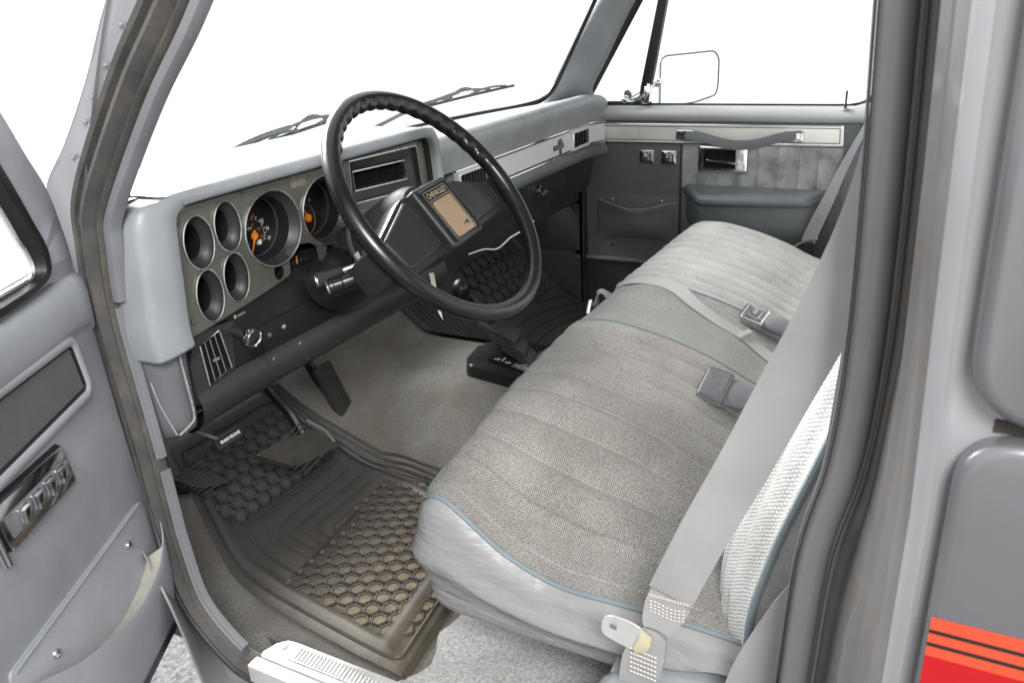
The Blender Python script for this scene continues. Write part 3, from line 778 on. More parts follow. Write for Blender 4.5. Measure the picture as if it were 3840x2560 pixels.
# window frame
fo = [(-.090, .630), (-.089, .66), (-.083, .70), (-.072, .746), (-.048, .788), (-.022, .836), (.03, .92), (.12, 1.05)]
fi = [(.03, .655), (-.014, .660), (-.024, .672), (-.028, .69), (-.010, .731), (.009, .777), (.055, .86), (.16, 1.0)]
o2, i2 = spline(fo, 5), spline(fi, 5)
m = MB(); m.grid([[FD(-a, b, -.05), FD(-a, b, -.006), FD(-lerp(a, c, .12), lerp(b, d, .12), .0), FD(-lerp(a, c, .9), lerp(b, d, .9), .0), FD(-c, d, -.006)] for (a, b), (c, d) in zip(o2, i2)])
m.prism(DP([(.95, .64), (-.085, .62), (-.088, .665), (.95, .668)]), FD, -.05, -.004, .004)
wf = m.build('window_frame', M['vinyl_door'], dd, ang=55)
gi = [(.10, .661), (.03, .660), (.008, .661), (.001, .672), (.006, .69), (.014, .704), (.030, .742), (.075, .83), (.18, .98)]
g2 = spline(gi, 5); f2 = spline([(.10, .640), (.02, .645), (-.016, .654), (-.026, .668), (-.028, .688), (-.012, .728), (.009, .776), (.055, .86), (.16, 1.0)], 5)
m = MB(); m.grid([[FD(-a, b, .001), FD(-lerp(a, c, .3), lerp(b, d, .3), .010), FD(-lerp(a, c, .7), lerp(b, d, .7), .010), FD(-c, d, -.004)] for (a, b), (c, d) in zip(f2, g2)])
m.build('window_seal', M['black'], wf, ang=50)
m = MB(); m.tube([FD(-a, b, -.001) for a, b in g2], .003, 6); m.build('chrome_edge', M['alu'], wf)
m = MB(); m.sheet([DP(g2+[(.8, 1.0), (.8, .655)])], FD, -.012); m.build('window_glass', M['glass'], wf)
# ================================================================== dashboard
da = thing('dashboard', 'grey dashboard with metal gauge panel, air vents and silver passenger trim', 'dashboard', (0, .72, .5))
CL = Frame((0, .685, 0), (1, 0, 0), (0, 0, 1))       # u = x, v = z, w towards the driver
PANEL = rpoly([(-.728, .702), (-.739, .526), (-.700, .530), (-.634, .538), (-.580, .546), (-.539, .553), (-.534, .590), (-.520, .593), (-.488, .588), (-.470, .577), (-.467, .552), (-.452, .550), (-.411, .563), (-.380, .582), (-.372, .600), (-.176, .594), (-.150, .596), (-.156, .690), (-.162, .700)], .004, 2)
G = [(-.6928, .6424, .024, .0346), (-.6413, .6507, .0225, .0336), (-.6917, .5704, .0222, .035), (-.6424, .5806, .0218, .0337)]
BIG = [(-.5584, .6273, .055, .0534), (-.4405, .627, .055, .0525)]
HO = [ellipse(*g, 32) for g in G]+[ellipse(*g, 48) for g in BIG]
screws = [(-.718, .676), (-.605, .6905), (-.175, .684), (-.726, .546), (-.385, .6955)]
pods = [(-.446, .564), (-.562, .564)]
vo = [(-.376, .6895), (-.186, .684), (-.178, .610), (-.378, .622)]
m = MB()
m.sheet([PANEL]+[[p for p in h] for h in HO]+[ellipse(a, b, .0085, .0105, 16) for a, b in pods]+[vo], CL)
m.ribbon(PANEL, CL, [(0, 0), (.0, -.006)])
pn = m.build('gauge_panel', M['bezel'], da)
# recessed gauges
def cone(cx, cz, rx, rz, depth, k, n=40):
    m = MB(); rows = []
    for s, w in ((1.0, .001), (.965, -.003), (lerp(1, k, .5), -depth*.5), (k+.02, -depth), (k, -depth-.001)):
        rows.append([CL(cx+rx*s*math.cos(2*PI*j/n), cz+rz*s*math.sin(2*PI*j/n), w) for j in range(n)])
    m.grid(rows, cu=True); return m
for i, (cx, cz, rx, rz) in enumerate(G+BIG):
    big = i > 3; dp = .0135 if not big else .012; k = .66 if not big else .84
    gg = cone(cx, cz, rx, rz, dp, k).build('gauge_bezel', M['cone'], pn, ang=60)
    m = MB(); m.tube([CL(a, b, .0015) for a, b in ellipse(cx, cz, rx*1.01, rz*1.01, 40)], .0013 if not big else .0016, 6, closed=True); m.build('chrome_ring', M['alu'], gg)
    fw = -.047
    m = MB(); m.sheet([ellipse(cx, cz, rx*(1 if not big else 1.0), rz*(1 if not big else 1.0), 32)], CL, fw)
    m.ribbon(ellipse(cx, cz, rx*k, rz*k, 32), CL, [(0, -dp-.001), (.0, fw)])
    m.build('gauge_face', M['black'], gg)
    if big:
        F = CL.sub(cx, cz, fw+.0015)
        m = MB(); m.tube([F(a, b, .010) for a, b in ellipse(0, 0, rx*.82, rz*.82, 40)], .0024, 6, closed=True); m.build('inner_rim', M['cone'], gg)
# face lettering: speedometer.  Coordinates are measured on the plane of the dial face
def letter(txts, mat, parent, name='dial_lettering'):
    m = MB()
    for t, x, z, s in txts: m.text(t, s, CL.sub(x, z, -.0455), sx=.95)
    return m.build(name, mat, parent, smooth=False)
sp_c = [o for o in pn.children if o.name.startswith('gauge_bezel')]
sp_c = sorted(sp_c, key=lambda o: o.name)
spd, fue = sp_c[4], sp_c[5]
letter([('65', -.5335, .6297, .0078), ('75', -.5250, .6154, .0078), ('85', -.5237, .6011, .0078), ('MPH', -.5608, .6241, .0058), ('45', -.569, .637, .0078), ('35', -.583, .626, .0078), ('25', -.590, .612, .0078)], M['white_ink'], spd)
letter([('55', -.5489, .6405, .0080), ('70', -.5630, .6297, .0052), ('90', -.5530, .6283, .0052), ('110', -.5433, .6194, .0052), ('130', -.5392, .6071, .0052)], M['amber_ink'], spd)
letter([('1', -.5664, .6009, .0062), ('9', -.5552, .6006, .0062), ('5', -.5500, .6000, .0062)], M['white_ink'], spd, 'odometer_digits')
m = MB(); m.box(CL, -.5475, -.5405, .5965, .6035, -.0458, -.0452); m.build('odometer_drum', M['cream'], spd)
F = CL.sub(-.556, .6125, -.0455)
m = MB()
for deg, L in ((82, .003), (62, .004), (45, .003), (28, .004), (12, .003), (-4, .004), (-14, .003), (-24, .004), (100, .004), (118, .003), (135, .004), (155, .004), (172, .003)):
    a = math.radians(deg); u, v = .0245*math.cos(a), .0245*math.sin(a)
    m.tube([F(u, v, 0), F(u*(1+L/.0245), v*(1+L/.0245), 0)], .0004, 4)
m.build('dial_ticks', M['white_ink'], spd)
m = MB(); m.tube([F(.0235*math.cos(math.radians(t)), .0235*math.sin(math.radians(t)), 0) for t in range(-35, 150, 6)], .00035, 4); m.build('dial_arc', M['amber_ink'], spd)
m = MB(); m.lathe([(.0060, .003), (.0055, .006), (.002, .0065)], F, 18); m.tube([F(0, 0, .005), F(-.0045, -.010, .005), F(-.0112, -.0250, .005)], [.0024, .0012, .0006], 6); m.tube([F(.001, .004, .004), F(.002, .0085, .004)], [.002, .0012], 6)
m.build('needle', M['amber'], spd)
F = CL.sub(-.4385, .611, -.0455)
m = MB(); m.lathe([(.0066, .003), (.006, .006), (.002, .0065)], F, 18); m.tube([F(0, 0, .004), F(.006, -.0035, .004), F(-.012, .020, .004)], [.001, .001, .001], 5); m.build('needle', M['amber'], fue)
letter([('UNLEADED FUEL', -.4445, .6030, .0046), ('ONLY', -.4435, .5975, .0046)], M['seal_grey'], fue)
m = MB(); m.tube([F(.020*math.cos(math.radians(t)), -.003+.024*math.sin(math.radians(t)), 0) for t in range(-80, 100, 8)], .0003, 4); m.build('dial_arc', M['amber_ink'], fue)
m = MB(); m.lathe([(.003, 0), (.0026, .001), (.001, .001)], CL.sub(-.4262, .6366, -.0455), 10); m.build('warning_lamp', M['plastic_grey'], fue)
# gear indicator slot above the column
m = MB(); m.sheet([rrect(-.56, .535, -.455, .60, .003)], CL, -.055); m.sheet([rrect(-.527, .556, -.476, .5715, .002)], CL, -.013); gi_ = m.build('indicator_slot', M['void'], pn)
m = MB()
for ch, x, z in (('R', -.5190, .5632), ('N', -.5118, .5640), ('D', -.5005, .5637), ('2', -.4925, .5620), ('1', -.4852, .5607)): m.text(ch, .0068, CL.sub(x, z, -.0122), sx=.9)
m.build('gear_letters', M['seal_grey'], gi_, smooth=False)
m = MB(); m.box(CL, -.5100, -.5085, .560, .572, -.0122, -.0112); m.build('gear_pointer', M['amber'], gi_)
for a, b in pods:
    m = MB(); m.ribbon(ellipse(a, b, .0085, .0105, 16), CL, [(.001, .0008), (0, .001), (-.0005, -.010)]); m.sheet([ellipse(a, b, .008, .010, 16)], CL, -.009); m.build('switch_hole', M['void'], pn)
for a, b in screws:
    m = MB(); m.lathe([(.0042, .0002), (.0036, .0022), (.0012, .0028)], CL.sub(a, b), 10); m.build('panel_screw', M['seal_grey'], pn)
m = MB(); m.sheet([[(-.512, .675), (-.480, .674), (-.4785, .692), (-.5125, .693)]], CL, .0006); m.build('label_residue', simple('glue_residue', (.17, .145, .11), .8, var=.35, scale=120), pn)
# radio opening with air vent
m = MB()
bo = [(-.352, .668), (-.205, .661), (-.203, .628), (-.351, .637)]
m.grid([[CL(a, b, .001) for a, b in vo], [CL(a*.97-.28*.03, b*.97+.65*.03, -.006) for a, b in vo], [CL(lerp(a, c, .8), lerp(b, d, .8), -.012) for (a, b), (c, d) in zip(vo, bo)], [CL(a, b, -.016) for a, b in bo]], cu=True)
rv = m.build('centre_vent', M['black'], da)
m = MB(); m.ribbon(vo, CL, [(.001, .0005), (.001, .0025), (-.001, .0025), (-.001, 0)]); m.ribbon(bo, CL, [(.0012, -.016), (.0012, -.012), (-.0008, -.012), (-.001, -.03)]); m.build('chrome_surround', M['alu'], rv)
m = MB(); m.sheet([bo], CL, -.036); m.build('vent_duct', M['void'], rv)
m = MB()
for k in range(9):
    t = (k+.6)/9.2; a0, a1 = V((lerp(-.352, -.205, t), lerp(.668, .661, t))), V((lerp(-.351, -.203, t), lerp(.637, .628, t)))
    m.grid([[CL(a0.x, a0.y, -.017), CL(a0.x, a0.y, -.034)], [CL(a1.x, a1.y, -.017), CL(a1.x, a1.y, -.034)]])
m.build('vent_slats', M['black'], rv)
# heater control strip
m = MB(); m.prism(rpoly([(-.378, .5985), (-.160, .5935), (-.155, .555), (-.378, .560)], .003), CL, -.012, -.004, .002); hc = m.build('climate_control', M['black'], da)
m = MB()
Fh = CL.sub(0, 0, -.0033)
for t, x, z, s in (('OFF', -.3445, .5925, .0052), ('MAX', -.3275, .5925, .0052), ('NORM', -.3105, .5920, .0050), ('BI-LEV', -.2930, .5912, .0050), ('AIR COND', -.3095, .5962, .0044), ('ECONO', -.2700, .5955, .0046), ('COLD', -.3395, .5795, .0048)):
    m.text(t, s, Fh.sub(x, z, 0, -.02), sx=.95)
for x in (-.3435, -.3265, -.3100, -.2925): m.box(Fh, x-.0017, x+.0017, .5862, .5890, 0, .0004)
for a, b in (((-.3305, .5945), (-.3305, .5962)), ((-.3305, .5962), (-.3185, .5960)), ((-.3005, .5957), (-.2880, .5954)), ((-.2880, .5954), (-.2880, .5936))): m.tube([Fh(*a), Fh(*b)], .0003, 4)
m.build('control_lettering', M['white_ink'], hc, smooth=False)
m = MB(); m.box(Fh, -.348, -.331, .5815, .5855, -.001, .002, .001); m.box(Fh, -.343, -.337, .580, .587, .002, .009, .001); m.build('slide_lever', M['alu'], hc)
# hood around the cluster (padded frame) ------------------------------------
hood = [(-.742, .524), (-.744, .55), (-.7395, .60), (-.734, .66), (-.730, .684), (-.718, .694), (-.69, .6965), (-.5, .6965), (-.25, .696), (-.175, .695), (-.158, .684), (-.153, .66), (-.149, .60), (-.147, .55)]
hs = spline(hood, 5); n = len(hs); rows = []
for i, (u, v) in enumerate(hs):
    a, b = hs[max(0, i-1)], hs[min(n-1, i+1)]; t = V((b[0]-a[0], b[1]-a[1])).normalized(); nx, ny = -t.y, t.x
    left = sstep(-.66, -.735, u); right = sstep(-.24, -.155, u); topw = 1-max(left, right)
    ow = .058*left+.019*topw+.024*right; pr = .020*left+.022*topw+.022*right
    low = sstep(.60, .52, v)*left
    w_ = [(0, -.006), (0, pr*.6), (.0015, pr*.86), (.005, pr*.98), (ow*.35+.004, pr), (ow*.75, pr*.93), (ow*.95, pr*.72), (ow, pr*.35), (ow+.002, -.03), (ow+.003, -.10), (ow+.003, -.18)]
    rows.append([CL(u+nx*o, v+min(.0185, ny*o*(1-.35*left)), w) for o, w in w_])
m = MB(); m.sweep([CL(u, v, .004) for u, v in hs], [(CL.e1*(-(hs[min(n-1, i+1)][1]-hs[max(0, i-1)][1]))+CL.e2*(hs[min(n-1, i+1)][0]-hs[max(0, i-1)][0])).normalized() for i in range(n)], [CL.e3]*n, [(.001, .006), (-.0045, .0005), (-.0055, -.003)]); m.build('hood_lip_shadow', M['black'], pn)  # black strip stands for the gap and the shade under the hood lip
# close the lower end of the left block
bl = rows[0]; cen = sum((p for p in bl), V())/len(bl)
m = MB(); m.grid([[lerp(p, cen, .75)+V((0, .004, -.002)) for p in bl], [lerp(p, cen, .35)+V((0, .002, -.003)) for p in bl], [lerp(p, cen, .08)+V((0, 0, -.003)) for p in bl]]+rows)
m.build('gauge_hood', M['pad'], da, ang=70)
# dark gap behind hood lip
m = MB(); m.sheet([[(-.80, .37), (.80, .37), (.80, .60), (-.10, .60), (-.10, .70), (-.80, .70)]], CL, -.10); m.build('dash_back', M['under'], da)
# upper pad over the full width, and the passenger side face
xs = [-.80, -.78, -.74]+[lerp(-.70, .70, k/28) for k in range(29)]+[.735, .760, .778, .788]
topz = .672
m = MB(); rows = []
for x in xs:
    wy = ws_y(max(-.70, min(.70, x)), .655)-.006
    s = sstep(-.17, -.12, x); fy = lerp(.700, .722, s); e = sstep(.72, .79, x)
    zt = lerp(.711, topz, s)-.006*e; zt2 = lerp(.694, topz-.004, s)
    r = [V((x, wy, .651)), V((x, wy-.015, .654)), V((x, lerp(fy, wy, .75), lerp(zt2, .654, .85))), V((x, lerp(fy, wy, .5), lerp(zt2, .656, .42))), V((x, lerp(fy, wy, .25), zt2)), V((x, fy+lerp(.018, .028, s)-.01*e, zt))]
    if s > .01:
        q = lerp(0, 1, s)
        r += [V((x, fy+.012-.012*e, zt-.001)), V((x, fy+.003-.018*e, zt-.008)), V((x, fy-.002-.022*e, zt-.020)), V((x, fy+.002-.024*e, zt-.036)), V((x, fy+.009-.024*e, zt-.056)), V((x, fy+.014-.024*e, zt-.0745))]
    else:
        r += [V((x, fy+.016-.002*k, zt+.001-.0001*k)) for k in range(6)]
    rows.append(r)
m.grid(rows); m.build('dash_pad', M['pad'], da, ang=70)
# defroster slot
m = MB()
for x0, x1 in ((-.05, .20),):
    P = [V((x, ws_y(x, .655)-.075, .6655)) for x in [lerp(x0, x1, k/10) for k in range(11)]]
    m.grid([[p+V((0, -.005, .0006)) for p in P], [p+V((0, .005, .0002)) for p in P]])
m.build('defroster_slot', M['seal_grey'], da)
# silver strip on the passenger side
def strip_y(x): return .738-.028*sstep(.72, .79, x)
XS = [.022, .03, .1, .2, .3, .4, .5, .6, .68, .72, .745, .765, .780, .787]
def srow(z, d): return [V((x, strip_y(x)-d, z)) for x in XS]
m = MB(); m.grid([srow(.593, .001), srow(.592, .003), srow(.541, .003), srow(.540, .001)]); st_ = m.build('trim_strip', M['silver_trim'], da)
m = MB(); 
for z, r in ((.5955, .0022), (.5372, .0022)): m.tube([p for p in srow(z, .004)], r, 6)
m.build('chrome_edge', M['chrome'], st_)
m = MB()
for z in (.5915, .5425): m.grid([srow(z+.0009, .0036), srow(z-.0009, .0036)])
m.build('black_pinstripe', M['ink'], st_)
def vent(x0, x1, z0, z1, y, slats, name='air_vent', horiz=False):
    F = Frame((0, y, 0), (1, 0, 0), (0, 0, 1))
    m = MB(); o, i_ = rrect(x0, z0, x1, z1, .003), rrect(x0+.008, z0+.006, x1-.008, z1-.006, .002)
    m.sheet([o, i_], F, .009); m.ribbon(o, F, [(0, .009), (.001, .006), (.001, -.004)]); m.ribbon(i_, F, [(0, .009), (-.0015, .006), (-.002, -.03)])
    r = m.build(name, M['silver_trim'], da)
    m = MB(); m.ribbon(i_, F, [(.001, .009), (.0003, .0102), (-.0018, .0098), (-.0022, .006)]); m.build('chrome_surround', M['chrome'], r)
    m = MB(); m.sheet([i_], F, .0045); m.build('vent_duct', M['void'], r)
    m = MB()
    for k in range(slats):
        x = lerp(x0+.010, x1-.010, (k+.5)/slats); m.grid([[F(x, z0+.006, .0075), F(x, z0+.006, .0047)], [F(x, z1-.006, .0075), F(x, z1-.006, .0047)]])
    m.build('vent_slats', M['seal_grey'], r); return r
vent(.020, .152, .541, .5935, .735, 9)
vent(.604, .722, .541, .592, .735, 5)
# emblem: script word with small upright bars
F = Frame((.532, .7345, .5655), (1, 0, 0), (0, 0, 1)); m = MB()
m.box(F, -.032, .030, -.008, .004, 0, .0018, .0006); m.box(F, .004, .016, -.022, .017, 0, .0016, .0006); m.box(F, -.004, .024, .006, .013, 0, .0014, .0004)
em = m.build('emblem', M['seal_grey'], da)
m = MB(); m.text('SILVERADO', .0105, F.sub(-.001, -.002, .0019), sx=1.0, bold=.0002); m.build('emblem_lettering', M['alu'], em, smooth=False)
# lower roll, glove box, knob
XL = [-.10, 0, .1, .2, .3, .4, .5, .6, .7, .74, .765, .785]
pfl = [(.004, .5375), (-.004, .534), (-.012, .524), (-.014, .512), (-.008, .503), (.006, .499), (.03, .497)]
m = MB(); m.grid([[V((x, strip_y(x)+dy, z+.004*(1-sstep(.0, .7, x)))) for dy, z in pfl] for x in XL]); m.build('lower_roll', M['shaded_vinyl'], da, ang=70)
m = MB(); m.grid([[V((x, strip_y(x)+dy, z)) for dy, z in ((.028, .500), (.032, .48), (.045, .42), (.06, .395), (.14, .385))] for x in [-.30]+XL])
gb = m.build('glove_box', M['deep_vinyl'], da)
F = Frame((.482, .773, .460), (1, 0, 0), (0, -.2, 1)); m = MB(); m.lathe([(.017, 0), (.016, .005), (.010, .007), (.009, .014), (.012, .016), (.011, .021), (.004, .022)], F, 16)
m.box(F, -.018, .018, -.004, .004, .016, .024, .002); m.build('glove_box_latch', M['chrome'], gb)
# ---- lower left: switch panel
LP = Frame((0, .703, 0), (1, 0, 0), (0, 0, 1))
m = MB(); m.prism(rpoly([(-.738, .424), (-.666, .447), (-.30, .447), (-.30, .56), (-.50, .575), (-.62, .545), (-.738, .535)], .004), LP, -.012, 0, .002); lp = m.build('switch_panel', M['black'], da)
m = MB(); m.prism(rpoly([(-.737, .427), (-.662, .450), (-.655, .520), (-.722, .527), (-.735, .48)], .003), LP, 0, .006, .003); v1 = m.build('air_vent', M['deep_vinyl'], da, label='tall narrow black vent below the gauge panel')
vi_ = [(-.7125, .4475), (-.670, .4565), (-.679, .5145), (-.7155, .507)]
m = MB(); m.tube([LP(a, b, .0078) for a, b in vi_], .0018, 6, closed=True); m.build('chrome_surround', M['alu'], v1)
m = MB(); m.sheet([vi_[::-1]], LP, .0066); m.build('vent_duct', M['void'], v1)
m = MB()
for k in (1, 2, 3):
    t = k/4; a, b = V((lerp(-.7125, -.670, t), lerp(.4475, .4565, t))), V((lerp(-.7155, -.679, t), lerp(.507, .5145, t)))
    m.tube([LP(a.x, a.y, .0075), LP(b.x, b.y, .0075)], .0008, 5)
m.tube([LP(-.699, .478, .008), LP(-.690, .479, .010)], .0022, 6)
m.build('vent_slats', M['plastic_grey'], v1)
# headlight knob
F = Frame((-.6585, .703, .5095), (1, 0, 0), (0, -.15, 1)); m = MB(); m.lathe([(.0125, 0), (.012, .006), (.006, .008), (.0055, .03)], F, 16); kb = m.build('headlight_switch', M['deep_vinyl'], da)
m = MB(); m.lathe([(.0052, .022), (.0052, .036), (.0075, .037), (.0125, .040), (.0138, .044), (.0138, .049), (.0128, .052), (.0115, .052), (.0108, .0505), (.001, .0515)], F, 24); m.build('knob', M['chrome'], kb)
m = MB(); m.text('LIGHTS', .0046, LP.sub(-.6300, .5205, .0006)); 
m.box(LP, -.6425, -.6395, .518, .523, .0002, .0006)
m.build('switch_lettering', M['white_ink'], lp, smooth=False)
for x, z, mt in ((-.553, .4725, 'alu'), (-.584, .471, 'seal_grey'), (-.719, .4445, 'seal_grey')):
    m = MB(); m.lathe([(.0042, 0), (.0038, .002), (.001, .003)], LP.sub(x, z, .0003), 10); m.build('panel_screw', M[mt], lp)
m = MB(); m.tube([LP(-.60, .492, .0004), LP(-.507, .493, .0004)], .0007, 4); m.tube([LP(-.602, .49, .0004), LP(-.600, .449, .0004)], .0007, 4); m.build('panel_seam', M['void'], lp)
# knee bolster below the panel
def bol(x): return [(.700, .449), (.695, .444), (.690, .430), (.693, .410), (.706, .393), (.724, .384), (.76, .383)]
m = MB(); m.grid([[V((x, y, z+.005*sstep(-.68, -.735, x)*-1)) for y, z in bol(x)] for x in (-.735, -.70, -.65, -.606)]); m.build('knee_bolster', M['deep_vinyl'], da, ang=60)
m = MB(); m.grid([[V((x, y+.004, z-.001)) for y, z in bol(x)] for x in [-.602]+[lerp(-.58, -.10, k/8) for k in range(9)]]); kb2 = m.build('knee_bolster', M['deep_vinyl'], da, ang=60)
for x, z in ((-.590, .436), (-.532, .438), (-.516, .408), (-.615, .406)):
    m = MB(); m.lathe([(.0035, 0), (.003, .0012), (.001, .0015)], Frame((x, .6955 if z > .42 else .699, z), (1, 0, 0), (0, 0, 1)), 8); m.build('bolster_screw', M['alu'], kb2)
# grey end cap (left leg) with worn edges
xs_ = [(-.735, .701), (-.742, .690), (-.752, .682), (-.770, .680), (-.784, .690), (-.792, .706), (-.796, .73)]
m = MB(); rows = []
for z, k, dx in ((.545, .0, 0), (.53, .0, 0), (.48, .004, -.001), (.43, .008, -.001), (.415, .010, 0), (.400, .016, .002), (.392, .03, .004), (.388, .06, .006)):
    rows.append([V((x+dx+.004*sstep(.53, .40, z), y+k, z)) for x, y in xs_])
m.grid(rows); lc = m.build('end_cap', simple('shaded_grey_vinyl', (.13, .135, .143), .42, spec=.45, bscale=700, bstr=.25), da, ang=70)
m = MB(); m.tube(spline([V((-.762, .6795, .520)), V((-.759, .681, .48)), V((-.754, .686, .425)), V((-.760, .690, .412)), V((-.776, .695, .403))], 5), .0017, 6)
m.tube(spline([V((-.792, .705, .485)), V((-.788, .703, .45)), V((-.778, .697, .404))], 5), .0013, 6)
m.build('worn_edge', M['seat_vinyl'], lc)
# brake release handle with lettering
br_ = thing('brake_release_handle', 'black lettered pull handle hanging under the left end of the dashboard', 'handle', (-.665, .74, .331))
F = Frame((-.6655, .738, .3315), V((1, .05, -.02)), V((0, .6, .8)))
m = MB(); m.prism(rrect(-.026, -.0085, .026, .0085, .003), F, -.012, .003, .003); m.build('grip', M['black'], br_)
m = MB(); m.text('BRAKE RELEASE', .0062, F.sub(.002, 0, .0034), sx=.92, bold=.0001); m.build('grip_lettering', M['white_ink'], br_, smooth=False)
m = MB(); m.tube([F(-.012, .008, -.004), F(-.03, .03, -.006), F(-.05, .05, -.01)], .0028, 6); m.build('rod', M['seal_grey'], br_)
# ================================================================== steering wheel
WA = .6739
WC = V((-.3958, .5039, .6383))
W0 = Frame(WC, (1, 0, 0), (0, math.sin(WA), math.cos(WA)))
WH = W0.sub(0, 0, 0, math.radians(4.5))
sw = thing('steering_wheel', 'black two spoke steering wheel with padded hub and tan horn button', 'steering wheel', WC)
R0, TR = .1868, .0127
m = MB(); rows = []; N = 384
for i in range(N):
    a = 2*PI*i/N; ca, sa = math.cos(a), math.sin(a)
    deg = math.degrees(a)
    up = sstep(2, 14, deg)*sstep(178, 166, deg) if deg < 180 else 0
    sc = up*.0042*abs(math.sin(deg*PI/8.0))**1.5*-1.0
    ring = []
    for k in range(20):
        b = 2*PI*k/20; cb, sb = math.cos(b), math.sin(b)
        r = TR*(1.0+.10*abs(sb))*(1-.07*math.exp(-((b-PI*.30)/.10)**2)-.07*math.exp(-((b-PI*.70)/.10)**2))
        inner = max(0, -cb)**1.5
        rr = R0+cb*(r*.95)+sc*inner*1.0
        ring.append(WH(rr*ca, rr*sa, sb*r))
    rows.append(ring)
m.grid(rows, cu=True, cv=True); m.build('rim', M['rimblack'], sw, ang=60)
# spoke bar with hub, thick prism in layers
OUT = [(-.186, -.004), (-.150, .004), (-.075, .034), (-.060, .038), (.045, .036), (.060, .033), (.155, -.002), (.186, .000), (.184, -.052), (.150, -.058), (.060, -.060), (.045, -.066), (-.045, -.068), (-.060, -.064), (-.145, -.066), (-.181, -.054)]
o = rpoly(OUT, .006, 3)
def lev(u): return -.012-.006*sstep(.05, .17, abs(u))+.010*sstep(.175, .190, abs(u))
m = MB(); cx, cy = 0, -.018
rows = []
for s, dw in ((.93, -.055), (1.0, -.034), (1.0, -.010), (.988, -.003), (.965, .000)):
    rows.append([WH(cx+(u-cx)*(s if abs(u) < .17 else lerp(1, s, .2)), cy+(v-cy)*s, lev(u)+dw) for u, v in o])
R = m.grid(rows, cu=True); m.f(R[-1]); m.f(R[0][::-1])
m.build('hub', M['hub'], sw, ang=45)
# padded spoke covers
for pts, nm in (([(-.150, -.004), (-.060, .032), (-.050, -.052), (-.140, -.056)], 'l'), ([(.060, .029), (.166, -.006), (.164, -.046), (.056, -.052)], 'r')):
    q = rpoly(pts, .008, 4); c0 = sum(p[0] for p in q)/len(q), sum(p[1] for p in q)/len(q); m = MB(); rows = []
    for s, w in ((1, -.002), (.99, .002), (.96, .0045), (.90, .0058), (.86, .006)):
        rows.append([WH(c0[0]+(u-c0[0])*s, c0[1]+(v-c0[1])*s, lev(u)+w) for u, v in q])
    R = m.grid(rows, cu=True); m.f(R[-1])
    pd_ = m.build('spoke_pad', M['hub'], sw, ang=60)
    m = MB(); st = [(c0[0]+(u-c0[0])*.90, c0[1]+(v-c0[1])*.90) for u, v in q]; L = []
    for i in range(len(st)):
        a, b = V(st[i]), V(st[(i+1) % len(st)]); d = (b-a).length; k = max(1, int(d/.006))
        for j in range(k):
            p, r = a.lerp(b, (j+.15)/k), a.lerp(b, (j+.8)/k); m.tube([WH(p.x, p.y, lev(p.x)+.0062), WH(r.x, r.y, lev(r.x)+.0062)], .0007, 4)
    m.build('stitching', M['deep_vinyl'], pd_)
# raised centre block and horn button
m = MB(); m.prism(rrect(-.046, -.067, .046, .036, .006), WH, -.016, .004, .007, 3); cb_ = m.build('centre_block', M['hub'], sw)
bt = WH.sub(0, 0, .004)
m = MB(); m.ribbon(rrect(-.036, -.060, .036, .028, .005), bt, [(.002, -.002), (.0015, .002), (0, .003), (-.002, .0025), (-.0025, .0005)]); m.sheet([rrect(-.034, -.058, .034, .026, .004)], bt, .0006); hb = m.build('horn_button', M['rimblack'], sw)
m = MB(); m.prism(rrect(-.026, -.057, .026, .006, .004), bt, .0006, .0022, .0012); tb = m.build('tan_field', M['bracket'], hb)
m = MB(); m.ribbon(rrect(-.0285, -.0575, .0285, .0085, .004), bt, [(0, .0012), (.0007, .0013)]); m.ribbon(rrect(-.0315, -.0575, .0315, .0235, .004), bt, [(0, .0012), (.0006, .0013)]); m.text('CHEVROLET', .0118, bt.sub(0, .0158, .0012), w=.0003, sx=.84, bold=.0001)
m.build('gold_lettering', M['gold'], hb, smooth=False)
m = MB(); m.prism([(.012, -.044), (.015, -.0455), (.019, -.049), (.019, -.039), (.015, -.0425), (.012, -.0435)], bt, .0022, .0026); m.tube([bt(.006, -.044, .0025), bt(.013, -.0438, .0025)], .0006, 4); m.ribbon(ellipse(.0095, -.0445, .003, .0016, 12), bt, [(0, .0024), (.0006, .0024)]); m.build('horn_symbol', M['ink'], hb)

# ================================================================== steering column
sc_ = thing('steering_column', 'dark steering column between the wheel hub and the dashboard with chrome ended levers', 'steering column', (-.396, .66, .50))
CD = V((0, -.885, .465)); CO = Frame(W0(0, 0, -.040), (1, 0, 0), (0, .465, .885))
m = MB(); m.lathe([(.050, .004), (.056, -.010), (.058, -.03), (.056, -.06), (.052, -.10), (.050, -.18), (.050, -.36)], CO, 32); m.build('shroud', M['deep_vinyl'], sc_)
m = MB(); m.lathe([(.058, -.112), (.060, -.125), (.066, -.14), (.074, -.155), (.080, -.17), (.084, -.195)], CO.sub(0, -.016, 0), 36, cap=False, sx=1.15, sy=.72); m.build('boot', M['black'], sc_)
m = MB(); m.lathe([(.060, -.112), (.061, -.107), (.0565, -.105)], CO, 32, cap=False); m.build('collar', M['seal_grey'], sc_)
def lever(pts, rad, name, mat): 
    m = MB(); m.tube(spline(pts, 5), rad, 10); return m.build(name, mat, sc_, ang=60)
L1 = [V((-.44, .575, .570)), V((-.475, .60, .560)), V((-.508, .628, .5505)), V((-.527, .640, .5465))]
a = lever(L1, .0045, 'turn_signal_lever', M['alu'])
F = Frame(L1[-1], (0, .3, 1), (.5, .8, -.2)); ax = (L1[-1]-L1[-2]).normalized(); e1 = ax.orthogonal().normalized(); F = Frame(L1[-1], e1, ax.cross(e1))
